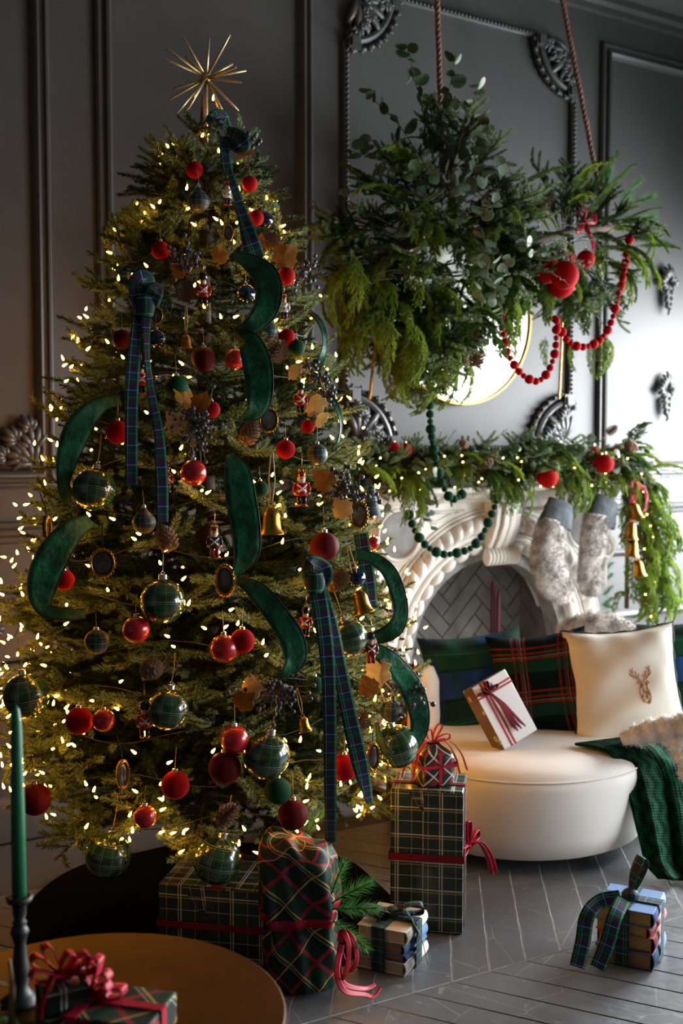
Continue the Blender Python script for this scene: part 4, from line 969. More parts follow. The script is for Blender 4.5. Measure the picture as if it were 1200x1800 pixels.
def tartan(label, bow, tails, knot=None):
    p0 = on_tree(*tails[0][0][:2], .06) if tails else on_tree(*bow[0][0][:2], .06)
    e = empty('tartan_ribbon', p0, label=label, cat='ribbon', group='tartan ribbons on the tree')
    for b in bow: px_ribbon(e, 'bow_loop', b, M_TART, curl=.12)
    for t in tails: px_ribbon(e, 'tail', t, M_TART, curl=.04)
    if knot:
        p = on_tree(knot[0], knot[1], .085); k = depth_of(p) / FPX; R = random.Random(2)
        kb = MB(); kb.grid(lambda u, v: Vector(p - np.array(e.location)) + Vector(RT * (knot[2] * k * (math.cos(2 * PI * u) * (.85 + .3 * math.sin(PI * v))))) + Vector(FW * (-knot[2] * .75 * k * math.sin(2 * PI * u))) + Vector(UP * (knot[2] * 1.15 * k * (2 * v - 1))), 18, 6, uvfn=lambda u, v: (u * .06, v * .03), wrap=True)
        build('knot', kb, M_TART, e)
    return e
tartan('navy tartan ribbon bow at the tree top with one tail winding down right',
       [[(384, 224, .06, 18, .3), (375, 210, .10, 26, .2), (390, 203, .09, 24, .6), (398, 225, .06, 20, .3)], [(398, 232, .06, 20, .3), (415, 240, .10, 28, .2), (428, 255, .11, 26, .2), (418, 262, .08, 20, .7), (400, 245, .06, 18, .3)]],
       [[(396, 240, .06, 18, .2), (398, 290, .05, 20, .4), (412, 330, .07, 18, .6), (425, 370, .08, 20, .4), (438, 415, .09, 30, .1), (452, 455, .06, 32, .1)]])
tartan('navy tartan ribbon bow on the left with two long hanging tails',
       [[(248, 545, .07, 26, .2), (243, 500, .12, 36, .1), (258, 492, .10, 34, .6), (262, 535, .06, 26, .2)], [(256, 545, .07, 24, .2), (270, 515, .10, 30, .2), (276, 512, .08, 28, .5), (262, 552, .05, 24, .2)]],
       [[(244, 548, .07, 18, .3), (236, 620, .10, 24, .15), (231, 700, .11, 24, .1), (231, 780, .11, 22, .1), (232, 852, .09, 20, .1)], [(258, 552, .07, 18, .3), (258, 620, .08, 14, .7), (266, 690, .08, 16, .5), (279, 760, .09, 18, .2), (284, 840, .09, 22, .1), (286, 918, .08, 20, .2)]], (254, 540, 16))
tartan('navy tartan ribbon bow on the right with two very long tails',
       [[(553, 1035, .07, 26, .2), (540, 1000, .11, 22, .3), (548, 985, .12, 22, .5), (566, 1005, .10, 40, .1), (558, 1035, .07, 28, .2)]],
       [[(556, 1030, .08, 32, .1), (566, 1090, .12, 30, .2), (575, 1160, .13, 26, .1), (579, 1260, .13, 24, .05), (580, 1370, .11, 22, .05), (581, 1482, .07, 20, .05)], [(562, 1032, .08, 26, .2), (584, 1100, .12, 22, .4), (596, 1170, .13, 26, .2), (612, 1250, .12, 28, .1), (632, 1340, .12, 30, .15), (650, 1412, .08, 16, .7)]], (553, 1024, 16))
tartan('short piece of blue tartan ribbon hanging at right edge by the mantel leg', [], [[(634, 938, .02, 26, .2), (640, 975, .03, 26, .1), (648, 1020, .03, 24, .2), (656, 1065, .02, 16, .4)]])
# tartan bell shaped cloth ornament at the right edge
p = on_tree(652, 882, .03); k = depth_of(p) / FPX; e = empty('tartan_bell', p, label='dark green tartan cloth bell at right edge beside the berries', cat='ornament')
build('cloth', MB().grid(lambda u, v: ((8 + 12 * v ** 1.4 + 1.2 * math.sin(12 * PI * u) * v) * k * math.cos(2 * PI * u), (8 + 12 * v ** 1.4) * .7 * k * math.sin(2 * PI * u), (24 - 48 * v) * k), 32, 8, uvfn=lambda u, v: (u * .18, v * .08), wrap=True), M_TART, e)
build('clapper', MB().ball((0, 0, -27 * k), 6 * k, 10, 8), M_GOLD, e); build('top_ball', MB().ball((0, 0, 25 * k), 8 * k, 10, 8, (1, .7, .6)), M_TART, e)
# ================================================================== hanging greenery above the mantel
def cedar_mesh(L, droop, seed, mat_i=0, dens=1500, fan=.30, flatn=True):
    """feathery cedar spray: leaves the origin along +X and hangs over towards -Z"""
    R = np.random.default_rng(seed); st = MB(); nd = MB(); n = 14; pts = [np.zeros(3)]; el = .25; 
    for i in range(n):
        t = (i + 1) / n; a = el - droop * t ** 1.1; pts.append(pts[-1] + np.array([math.cos(a), R.uniform(-.12, .12), math.sin(a)]) * L / n)
    main = np.array(pts); st.tube(main, [.0026 * (1 - .8 * i / n) + .0005 for i in range(n + 1)], 4); needles(nd, main[2:], dens, .012, .0032, 34, R)
    sd = 1
    for i in range(1, n):
        for rep in (0, 1):
            sd = -sd; b = main[i] + (main[i + 1] - main[i]) * R.random(); T = main[i + 1] - main[i]; T /= np.linalg.norm(T)
            S_ = np.array([0, 1.0, 0]) * sd; l = fan * L * (1.15 - .75 * i / n) * R.uniform(.7, 1.25); d = T * .72 + S_ * .62 + np.array([0, 0, .10]); q = [b]
            for s in range(5):
                d = d + np.array([0, 0, -.16 * min(1, droop)]) + T * .10; d /= np.linalg.norm(d); q.append(q[-1] + d * l / 5)
            q = np.array(q); needles(nd, q, dens, .012, .0032, 33, R)
            for j in (1, 2, 3):
                s2 = 1 if R.random() < .5 else -1; d2 = (q[j + 1] - q[j]); d2 /= np.linalg.norm(d2); sd2 = np.cross(d2, np.array([0, 0, 1.0])); d2 = d2 * .8 + sd2 * .55 * s2 + np.array([0, 0, -.12]); q2 = np.array([q[j] + d2 * l * .42 * k for k in (0, .33, .66, 1)]); needles(nd, q2, dens, .011, .0030, 32, R)
    b0 = len(st.f); st.add(nd.v, nd.f, nd.uv); st.mi[b0:] = [1] * len(nd.f)
    return st.mesh('cedar_spray', [M_STEM, (M_CEDAR, M_CEDARD)[mat_i]])
CED_ARCH = [cedar_mesh(.34, 1.5, s, s % 2) for s in (1, 2, 3, 4)]
CED_HANG = [cedar_mesh(.40, 2.1, s, 0, fan=.24) for s in (11, 12, 13)]
CED_STR = [cedar_mesh(.30, .5, s, 1) for s in (21, 22, 23)]
def pine_tuft(seed, L=.2):
    R = np.random.default_rng(seed); st = MB(); nd = MB(); m_ = curve_path(L, 8, .05, .05, .05); st.tube(m_, .003, 5); needles(nd, m_[1:], 1500, .065, .0016, 42, R); b0 = len(st.f); st.add(nd.v, nd.f, nd.uv); st.mi[b0:] = [1] * len(nd.f); return st.mesh('pine_tuft', [M_BARK, M_PINE])
PINE = [pine_tuft(31), pine_tuft(32)]
def tiny_leaf_mesh(L, seed, mat, ls=.011):
    """slender stem crowded with tiny paired leaves"""
    R = np.random.default_rng(seed); st = MB(); m_ = curve_path(L, 12, .35, R.uniform(-.15, .15), .1); st.tube(m_, [.0018] * 9 + [.001] * 4, 4); b0 = len(st.f)
    for i in range(int(L / .006)):
        t = .1 + .9 * i / (L / .006); k = min(11, int(t * 12)); b = m_[k] + (m_[k + 1] - m_[k]) * (t * 12 - k); T = m_[k + 1] - m_[k]; T = T / np.linalg.norm(T); r = R.normal(size=3); r -= T * (r @ T); r /= np.linalg.norm(r); d = T * .55 + r * .83; s = np.cross(d, T); s /= np.linalg.norm(s) + 1e-9; s = s * .6 + np.cross(d, s) * R.uniform(-.6, .6); l = ls * R.uniform(.7, 1.25) * (1.15 - .5 * t)
        st.add([b, b + d * l * .5 + s * l * .42, b + d * l, b + d * l * .5 - s * l * .42], [(0, 1, 2, 3)])
    st.mi[b0:] = [1] * (len(st.f) - b0); return st.mesh('tiny_leaf_stem', [M_STEM, mat])
TINY = [tiny_leaf_mesh(.26, s, M_SILV) for s in (41, 42, 43)]; TINYG = [tiny_leaf_mesh(.24, s, M_EUC, .015) for s in (44, 45)]
def disc_leaf(mat, s=1.0):
    m = MB(); n = 10; pts = [(0, 0, 0)] + [(.5 + .5 * math.cos(a) * (1.02 if abs(a) < 2.6 else 1), .46 * math.sin(a), .12 * math.cos(2 * a) * .4 - .06) for a in np.linspace(-PI, PI, n + 1)[:-1]]; c = (.5, 0, .03)
    vs = [c] + pts[1:]; m.add(vs, [(0, 1 + i, 1 + (i + 1) % n) for i in range(n)]); m.add([(x, y, z - .015) for x, y, z in vs], [(0, 1 + (i + 1) % n, 1 + i) for i in range(n)]); m.tube([(-.12, 0, -.03), (0, 0, -.04), (.5, 0, .02)], .015, 4); return m.mesh('leaf', mat)
LEAF_E, LEAF_D = disc_leaf(M_EUC), disc_leaf(M_EUCD)
def euc_stem(root, p, d, L, leafs, size, lm, seed, bend=.25):
    """stem part with its round leaves as sub-parts; d in world space"""
    R = random.Random(seed); d = Vector(d).normalized(); m = MB(); p = Vector(p); side = d.cross(Vector((0, 0, 1))); side = side.normalized() if side.length > .01 else Vector((1, 0, 0))
    pts = [p + d * L * t + side * (bend * L * t * t * R.uniform(.3, 1)) + Vector((0, 0, -.12 * L * t * t)) for t in np.linspace(0, 1, 8)]
    m.tube(pts, [.0028 - .0002 * i for i in range(8)], 5); o = build('eucalyptus_stem', m, M_STEM, root, world=True)
    for i in range(leafs):
        t = .15 + .85 * (i + .5) / leafs; k = min(6, int(t * 7)); b = pts[k].lerp(pts[k + 1], t * 7 - k); r = Vector((R.gauss(0, 1), R.gauss(0, 1), R.gauss(0, .7))).normalized(); x = (d * .35 + r).normalized(); s = size * R.uniform(.7, 1.2) * (1.1 - .35 * t)
        link('leaf', lm, o, b, rot_from(x, (R.gauss(0, .8), R.gauss(-.4, .8), 1)), (s,) * 3)
    return o
HY = -.52
hang = empty('hanging_greenery', at_y(850, 430, HY), label='hanging cloud of cedar, fir and eucalyptus suspended before the mirror', cat='greenery')
def sprig(root, name, me, p, d, s, up=(0, 0, 1)): return link(name, me, root, Vector(p) - root.location, rot_from(d, up), (s,) * 3)
def scr(dx, dy, dz=0.0): return RT * dx + np.array([0, 0, 1.0]) * dy - FH * dz      # screen-like direction: right, up, towards viewer
RG = random.Random(21)
# the wooden pole that carries it
pa, pb = at_y(690, 440, HY + .1), at_y(1075, 405, HY + .2); pole = MB(); pole.tube([pa + (pb - pa) * t + np.array([0, 0, .02 * math.sin(9 * t)]) for t in np.linspace(0, 1, 12)], .016, 8); build('pole', pole, M_BARK, hang, world=True)
FIRB = BR[.24] + BR[.33]
def cloud(cx, cy, rx, ry, n, meshes, name, smin, smax, depth=.22, lift=0.0, inner=.15):
    for i in range(n):
        a = RG.uniform(0, 2 * PI); q = inner + (.75 - inner) * math.sqrt(RG.random()); 
        if math.sin(a) > .25 and RG.random() < .62 and cx < 900: continue
        x, y = cx + rx * q * math.cos(a), cy - ry * q * math.sin(a); dz = RG.uniform(-.8, 1.0)
        p = at_y(x, y, HY - dz * depth * .6); d = scr(math.cos(a) * 1.0, math.sin(a) * .85 + lift, dz * .9); sprig(hang, name, RG.choice(meshes), p, d, RG.uniform(smin, smax))
cloud(765, 430, 165, 190, 105, FIRB, 'fir_spray', .65, .95)
cloud(1000, 430, 135, 90, 36, FIRB, 'fir_spray', .55, .85, .16)
cloud(765, 420, 185, 200, 90, CED_ARCH + CED_STR, 'cedar_spray', .6, .95)
cloud(985, 430, 180, 115, 60, CED_ARCH + CED_STR, 'cedar_spray', .5, .8, .16)
for i in range(105):   # fill the heart of the cloud, facing the viewer and falling
    x, y = RG.uniform(670, 910), RG.uniform(340, 560); d = scr(RG.uniform(-.8, .8), RG.uniform(-.7, .3), RG.uniform(.5, 1.2)); kk = i % 3
    sprig(hang, 'fir_spray' if kk == 0 else 'cedar_spray', RG.choice(FIRB if kk == 0 else CED_ARCH + CED_HANG), at_y(x, y, HY + RG.uniform(-.16, .12)), d, RG.uniform(.5, .8))
for i in range(22): sprig(hang, 'cedar_spray' if i % 2 else 'fir_spray', RG.choice(CED_ARCH if i % 2 else FIRB), at_y(RG.uniform(745, 880), RG.uniform(350, 405), HY - RG.uniform(.02, .14)), scr(RG.uniform(-.6, .6), RG.uniform(-.8, -.1), RG.uniform(.4, .9)), RG.uniform(.5, .75))
for i in range(40):   # drooping underside of the right arm
    x = RG.uniform(850, 1070); sprig(hang, 'cedar_spray', RG.choice(CED_HANG + CED_ARCH), at_y(x, RG.uniform(415, 490), HY - RG.uniform(-.1, .14)), scr(RG.uniform(-.7, .9), RG.uniform(-.7, .1), RG.uniform(.1, 1)), RG.uniform(.4, .62))
for i in range(60):   # curtain of drooping cedar along the lower left
    x = RG.uniform(612, 800); y = np.interp(x, [610, 700, 780, 850], [490, 540, 585, 590]) + RG.uniform(-60, 40)
    sprig(hang, 'cedar_spray', RG.choice(CED_HANG), at_y(x, y, HY - RG.uniform(-.05, .17)), scr(RG.uniform(-1, 1) - (.5 if x < 690 else 0), RG.uniform(-.9, -.1), RG.uniform(0, 1)), RG.uniform(.5, .85))
for i in range(16):   # strands reaching lowest, towards the mantel
    x = RG.uniform(680, 775); sprig(hang, 'cedar_spray', RG.choice(CED_HANG), at_y(x, RG.uniform(600, 665), HY - RG.uniform(-.02, .1)), scr(RG.uniform(-.7, .7), -.9, .4), RG.uniform(.45, .62))
for (x, y, dx, s) in ((1052, 585, .1, .62), (1040, 600, -.2, .45), (1010, 600, -.4, .4), (1062, 590, .3, .5), (1120, 400, .9, .55), (1110, 380, 1, .6), (960, 590, -.2, .4), (905, 570, .1, .4)):
    sprig(hang, 'cedar_spray', CED_HANG[int(x) % 3], at_y(x, y, HY + .05), scr(dx, -.5, .4), s)
for (x, y, dx, dy, s) in ((1075, 370, 1, .3, .95), (1070, 390, 1, .05, 1.0), (1085, 365, .6, .8, .8), (1060, 360, .1, 1, .8), (1080, 400, 1, -.3, .8), (940, 380, -.2, 1, .6), (960, 372, .3, 1, .5)):
    sprig(hang, 'pine_tuft', PINE[int(y) % 2], at_y(x, y, HY + .08), scr(dx, dy, .3), s)
def es(x, y, dx, dy, dz, Lpx, nl, spx, lm, seed, y0=HY):
    p = at_y(x, y, y0); k = depth_of(p) / FPX; euc_stem(hang, p, scr(dx, dy, dz), Lpx * k, nl, spx * k, lm, seed)
k = 0
for (x, y, dx, dy, dz, L, nl) in ((765, 300, -.15, 1, .1, 255, 17), (770, 300, .12, 1, 0, 215, 14), (775, 310, .42, 1, .1, 190, 12), (752, 300, -.55, .9, .2, 190, 13), (745, 320, -1, .55, .2, 150, 11), (740, 340, -1, .1, .3, 140, 10), (730, 380, -1, -.35, .4, 110, 9), (790, 310, .6, .8, .3, 120, 9), (800, 330, .9, .45, .3, 110, 9), (770, 340, 0, .4, 1, 90, 9), (745, 330, -.4, .3, 1, 90, 9), (785, 330, .3, -.1, 1, 80, 8), (720, 320, -.7, .8, .5, 120, 9), (700, 350, -.9, .3, .6, 90, 8), (815, 300, .5, .9, .4, 110, 9), (790, 280, .1, 1, .5, 120, 9)):
    k += 1; es(x, y, dx, dy, dz, L, nl + 1, 29 if k < 6 else 27, LEAF_D if k % 3 else LEAF_E, 100 + k, HY - (.12 if k > 5 else .02))
for (x, y, dx, dy, dz, L, nl) in ((845, 400, .2, -1, .6, 110, 10), (860, 420, .5, -.8, .7, 100, 10), (850, 440, 0, -1, .7, 110, 10), (880, 470, -.2, -.8, .9, 80, 8), (835, 380, .6, .3, .8, 80, 8), (870, 500, .3, -.9, .6, 70, 7), (895, 430, .8, -.2, .7, 80, 8)):
    k += 1; es(x, y, dx, dy, dz, L, nl, 22, LEAF_E, 100 + k, HY - .30)
for i in range(26):
    x, y = RG.uniform(880, 1060), RG.uniform(390, 500); sprig(hang, 'tiny_leaf_stem', RG.choice(TINY), at_y(x, y, HY - RG.uniform(.16, .28)), scr(RG.uniform(-.3, 1), RG.uniform(-.6, .4), RG.uniform(.2, 1)), RG.uniform(.5, .85))
for i in range(8): sprig(hang, 'tiny_leaf_stem', RG.choice(TINY), at_y(RG.uniform(1000, 1070), RG.uniform(480, 560), HY - .05), scr(RG.uniform(-.2, .9), RG.uniform(-1, -.2), .4), RG.uniform(.5, .8))
for i in range(9): sprig(hang, 'tiny_leaf_stem', RG.choice(TINY), at_y(RG.uniform(800, 850), RG.uniform(300, 400), HY - .1), scr(RG.uniform(-.2, .9), RG.uniform(-.4, .8), .6), RG.uniform(.5, .75))
for i, (q, r_) in enumerate((([(720, 375), (745, 358), (775, 340), (782, 330)], .0016), ([(783, 332), (800, 345), (812, 365), (822, 380)], .0016), ([(652, 488), (670, 478), (695, 474), (720, 480)], .0016), ([(628, 525), (642, 508), (662, 492), (690, 490)], .0014))):
    m = MB(); m.tube([at_y(a, b, HY - .24) for a, b in q], r_, 5); build('bare_twig', m, M_BARK, hang, world=True)
# copper coloured ropes to the ceiling
M_ROPE = plain('copper_brown_rope', lin('#8a6150'), .55, var=.3, vscale=200)
def rope(pts, rad, label, mat=M_ROPE, twist=90, name='rope', cat='rope', group=None):
    P = catmull(pts, 6); e = empty(name, P[-1], label=label, cat=cat, group=group); L = sum(np.linalg.norm(P[i + 1] - P[i]) for i in range(len(P) - 1)); n = int(L / .008) + 2; Q = []; 
    cum = np.concatenate([[0], np.cumsum([np.linalg.norm(P[i + 1] - P[i]) for i in range(len(P) - 1)])]); PA = np.array(P)
    for s in np.linspace(0, L, n): Q.append(np.array([np.interp(s, cum, PA[:, c]) for c in range(3)]))
    T = (Q[-1] - Q[0]) / np.linalg.norm(Q[-1] - Q[0]); a = np.cross(T, [0, 1.0, 0]); a /= np.linalg.norm(a); b = np.cross(T, a)
    for j in range(3):
        m = MB(); m.tube([q + rad * .5 * (a * math.cos(i * .008 * twist + j * 2.1) + b * math.sin(i * .008 * twist + j * 2.1)) for i, q in enumerate(Q)], rad * .62, 5); build('strand', m, mat, e, world=True)
    return e
def to_ceiling(pa, pb):
    d = pa - pb; return pb + d * ((4.0 - pb[2]) / d[2])
b1 = at_y(776, 245, HY); rope([to_ceiling(at_y(768, 0, HY), b1), at_y(768, 0, HY), b1, at_y(778, 330, HY)], .011, 'copper brown rope hanging straight down into the eucalyptus', group='ropes from the ceiling')
b2 = at_y(1052, 330, HY + .1); rope([to_ceiling(at_y(988, 0, HY + .1), b2), at_y(988, 0, HY + .1), b2, at_y(1058, 370, HY + .1)], .011, 'copper brown rope slanting down to the right end of the greenery', group='ropes from the ceiling')
M_GROD = plain('twisted_antique_gold', lin('#b07a34'), .35, metal=.9)
rope([at_y(670, 470, HY - .05), at_y(662, 580, HY - .05), at_y(649, 702, HY - .05)], .0065, 'thin twisted amber icicle hanging at the left of the greenery', M_GROD, 220, 'icicle_ornament', 'ornament', 'twisted icicle ornaments')
rope([at_y(988, 560, HY), at_y(986, 620, HY), at_y(982, 702, HY)], .0065, 'thin twisted gold icicle hanging below the red bead swag', plain('twisted_pale_gold', lin('#c9a468'), .35, metal=.9), 220, 'icicle_ornament', 'ornament', 'twisted icicle ornaments')
for (x, y, r, lb) in [(834, 598, 15, 'uppermost of three pinecones in front of the mirror'), (809, 632, 17, 'left pinecone of three in front of the mirror'), (838, 630, 18, 'right pinecone of three in front of the mirror'), (952, 360, 20, 'dark pinecone on top of the hanging greenery')]:
    pinecone(at_y(x, y, HY - .14 if y > 500 else HY - .05), r, lb, (RG.uniform(.4, 1.4), RG.uniform(-.5, .5), RG.uniform(0, 6)), 'pinecones in the hanging greenery')
for (x, y, r, lb) in [(992, 484, 25, 'nearest of the cluster under the hanging greenery'), (964, 476, 22, 'left of the cluster under the hanging greenery'), (986, 500, 24, 'lowest of the cluster under the hanging greenery'), (994, 458, 17, 'top of the cluster under the hanging greenery'), (1029, 456, 16, 'by itself, right of the cluster in the hanging greenery')]:
    bauble(x, y, r, 'redv', lb, point=at_y(x, y, HY - {992: .36, 964: .25, 986: .21, 994: .24}.get(x, .24)))
rb = MB(); e = empty('red_bow', at_y(1028, 385, HY - .08), label='small red velvet bow on the right of the hanging greenery', cat='bow')
M_REDR = plain('crimson_satin_ribbon', lin('#a3122c'), .5, spec=.25)
for q in ([(1028, 385), (1015, 372), (1020, 358), (1030, 372), (1028, 385)], [(1028, 385), (1042, 375), (1045, 390), (1034, 392), (1028, 385)], [(1028, 385), (1032, 405), (1040, 420), (1043, 440)], [(1027, 385), (1020, 402), (1012, 412)]):
    mb, _, _ = ribbon_mb([(at_y(a, b, HY - .1 - .02 * i), .022, .4 * i) for i, (a, b) in enumerate(q)]); build('bow_loop' if len(q) == 5 else 'tail', mb, M_REDR, e, world=True)
# bead swags
def beads(path_px, y, seq, mat, label, start=0, name='bead_swag'):
    P = catmull([at_y(a, b, y if np.isscalar(y) else y[i]) for i, (a, b) in enumerate(path_px)], 20); e = empty(name, P[0], label=label, cat='garland', group='velvet bead swags'); me = MB().ball((0, 0, 0), 1, 16, 10).mesh('bead', mat)
    L = [0.0]
    for i in range(1, len(P)): L.append(L[-1] + np.linalg.norm(P[i] - P[i - 1]))
    PA = np.array(P); s = 0; k = start
    while True:
        D = depth_of(P[0]); r = seq[k % len(seq)] * D / FPX; s += r
        if s > L[-1]: break
        p = [np.interp(s, L, PA[:, c]) for c in range(3)]; link('bead', me, e, Vector(p) - e.location, scale=(r, r, r)); s += r * 1.02 + .002; k += 1
    st_ = MB(); st_.tube(P, .0016, 4); build('string', st_, mat, e, world=True)
RSEQ = (8.6, 6.8, 5.2)
beads([(880, 550), (883, 580), (892, 620), (908, 648), (925, 664), (945, 670), (962, 655), (974, 625), (977, 600), (978, 560)], HY - .2, RSEQ, M_REDV, 'left swag of red velvet beads hanging below the greenery')
beads([(972, 555), (985, 580), (1000, 602), (1022, 610), (1045, 604), (1063, 588), (1076, 560), (1086, 520), (1096, 480), (1102, 440), (1109, 408)], HY - .15, RSEQ, M_REDV, 'right swag of red velvet beads rising to the greenery end', 1)
M_GRNV = plain('forest_green_velvet', lin('#0c3a26'), .85, var=.2, vscale=60, spec=.12)
GSEQ = (9.4, 7.4, 5.6)
beads([(753, 690), (755, 720), (757, 755), (762, 790), (768, 820), (777, 850), (788, 872), (800, 877), (815, 866)], [-.56, -.55, -.52, -.47, -.46, -.46, -.46, -.45, -.42], GSEQ, M_GRNV, 'strand of dark green velvet beads dropping from greenery onto the mantel', 2)
beads([(716, 896), (722, 916), (733, 940), (752, 962), (778, 974), (802, 972), (826, 964), (845, 945), (857, 920), (868, 893), (872, 876)], -.36, GSEQ, M_GRNV, 'swag of dark green velvet beads hanging below the mantel shelf', 0)
# ================================================================== mantel garland
gar = empty('mantel_garland', (3.43, -.2, 1.31), label='lush cedar and eucalyptus garland lying along the white mantel shelf', cat='garland')
RM = random.Random(5)
for i in range(85):
    x = RM.uniform(2.52, 4.22); a = RM.uniform(-1.0, 1.0); sprig(gar, 'fir_spray', RM.choice(BR[.24]), (x, RM.uniform(-.28, -.12), RM.uniform(1.33, 1.40)), (a, -RM.uniform(.1, 1), RM.uniform(-.05, .75)), RM.uniform(.55, .9))
for i in range(130):
    x = RM.uniform(2.5, 4.28); sprig(gar, 'cedar_spray', RM.choice(CED_ARCH), (x, RM.uniform(-.30, -.15), RM.uniform(1.33, 1.43)), (RM.uniform(-1, 1), -RM.uniform(.2, 1), RM.uniform(0, .7)), RM.uniform(.5, .85))
for (px, n, s, zz) in ((708, 5, .55, 1.36), (722, 4, .55, 1.34), (893, 5, .52, 1.34), (905, 4, .5, 1.34), (990, 6, .62, 1.36), (1000, 4, .6, 1.34), (1045, 5, .5, 1.35), (1060, 4, .42, 1.35), (1010, 3, .5, 1.36), (880, 3, .4, 1.34)):
    x = at_y(px, 850, -.33)[0]
    for j in range(n): sprig(gar, 'cedar_spray', RM.choice(CED_HANG), (x + RM.uniform(-.05, .05), -.30 - RM.uniform(0, .03), zz + RM.uniform(-.03, .05)), (RM.uniform(-.5, .5), -.6, -.2), s * RM.uniform(.75, 1.1))
k = 0
for i in range(17):
    x = RM.choice((RM.uniform(2.62, 2.9), RM.uniform(2.62, 2.95), RM.uniform(3.0, 3.4), RM.uniform(3.3, 4.15), RM.uniform(3.5, 4.1))); k += 1
    hangd = x < 2.95 and i % 2 == 0
    euc_stem(gar, (x, -.31, 1.39), (RM.uniform(-.5, .5), -.8 if not hangd else -.5, RM.uniform(.1, .9) if not hangd else -1.0), RM.uniform(.16, .26), 10 if hangd else 9, .052, LEAF_E if k % 3 else LEAF_D, 300 + i)
for i in range(64):
    x = RM.choice((RM.uniform(3.15, 3.5), RM.uniform(3.6, 3.9), RM.uniform(4.05, 4.3))); sprig(gar, 'tiny_leaf_stem', RM.choice(TINY + TINYG), (x, -.33, RM.uniform(1.33, 1.45)), (RM.uniform(-.8, .8), -.8, RM.uniform(-.5, .7)), RM.uniform(.45, .8))
for i in range(10): sprig(gar, 'tiny_leaf_stem', RM.choice(TINYG), (RM.uniform(3.0, 4.2), -.2, 1.42), (RM.uniform(-.5, .5), -.3, 1), RM.uniform(.5, .85))
side = empty('side_garland', (4.36, -.22, .60), label='thick cedar garland hanging down the wall right of the mantel', cat='garland')
for i in range(120):
    z = RM.uniform(.72, 1.40); x = np.interp(z, [.6, 1.0, 1.4], [4.36, 4.36, 4.26]) + RM.uniform(-.05, .07); sprig(side, 'cedar_spray', RM.choice(CED_HANG if z < 1.25 else CED_ARCH), (x, -.22 - RM.uniform(0, .10), z), (RM.uniform(-.45, .9), -RM.uniform(.1, .8), RM.uniform(-.6, .3)), RM.uniform(.45, .75))
for i in range(18): sprig(side, 'tiny_leaf_stem', RM.choice(TINYG), (4.33 + RM.uniform(-.05, .05), -.28, RM.uniform(1.05, 1.38)), (RM.uniform(.2, 1), -.5, RM.uniform(-.5, .5)), RM.uniform(.6, 1.0))
for i in range(5): sprig(side, 'pine_tuft', PINE[i % 2], (4.30, -.15, .66 + .06 * i), (-1, -.3, RM.uniform(-.4, .3)), .6)
cordm = MB(); cordm.tube([(4.22, -.22, 1.36), (4.34, -.2, 1.2), (4.36, -.18, .9), (4.36, -.18, .66)], .012, 6); build('core_cord', cordm, M_BARK, side, world=True)
for (x, y, r, lb) in [(962, 839, 19, 'resting on the mantel edge left of the stockings'), (1062, 815, 17, 'nearest of the group above the right stocking'), (1042, 800, 17, 'rear of the group above the right stocking'), (692, 789, 12, 'in shade on the mantel near the tree'), (712, 790, 12, 'in shade on the mantel, right of its twin')]:
    bauble(x, y, r, 'redv', lb, point=at_y(x, y, -.44 if r > 15 and x != 1042 else -.36))
for (x, y, r, lb) in [(852, 812, 15, 'pinecone in the middle of the mantel garland'), (815, 780, 10, 'small pinecone beside the green bead strand on the mantel'), (858, 810, 8, 'tiny'), (1075, 756, 11, 'pinecone atop the right part of the mantel garland'), (1108, 785, 14, 'pinecone at the right end of the mantel garland'), (1078, 792, 13, 'pinecone above the right red ball on the mantel')]:
    if lb != 'tiny': pinecone(at_y(x, y, -.42), r, lb, (RM.uniform(.6, 1.5), RM.uniform(-.4, .4), RM.uniform(0, 6)), 'pinecones on the mantel')
# fairy lights
fl = empty('fairy_lights', (3.4, -.38, 1.34), label='fine wire fairy lights threaded through the mantel garland', cat='string lights'); fm = MB(); wp = []
M_FAIRY = emissive('warm_fairy_glow', (1.0, .62, .16), 26.0); fme = MB().ball((0, 0, 0), .0034, 8, 6).mesh('bulb', M_FAIRY)
for i in range(120):
    t = i / 119; x = 2.6 + 1.65 * t; wp.append((x, -.40 - .05 * math.sin(i * .8) - .02 * RM.random(), 1.37 + .07 * math.sin(i * .55) + .03 * RM.random()))
for i in range(40): wp.append((4.30 + .05 * math.sin(i * .9), -.38, 1.36 - .75 * i / 40))
fm.tube(wp, .0008, 4); build('wire', fm, M_GOLD, fl, world=True)
for i in range(2, len(wp), 3): link('bulb', fme, fl, Vector(wp[i]) - fl.location)
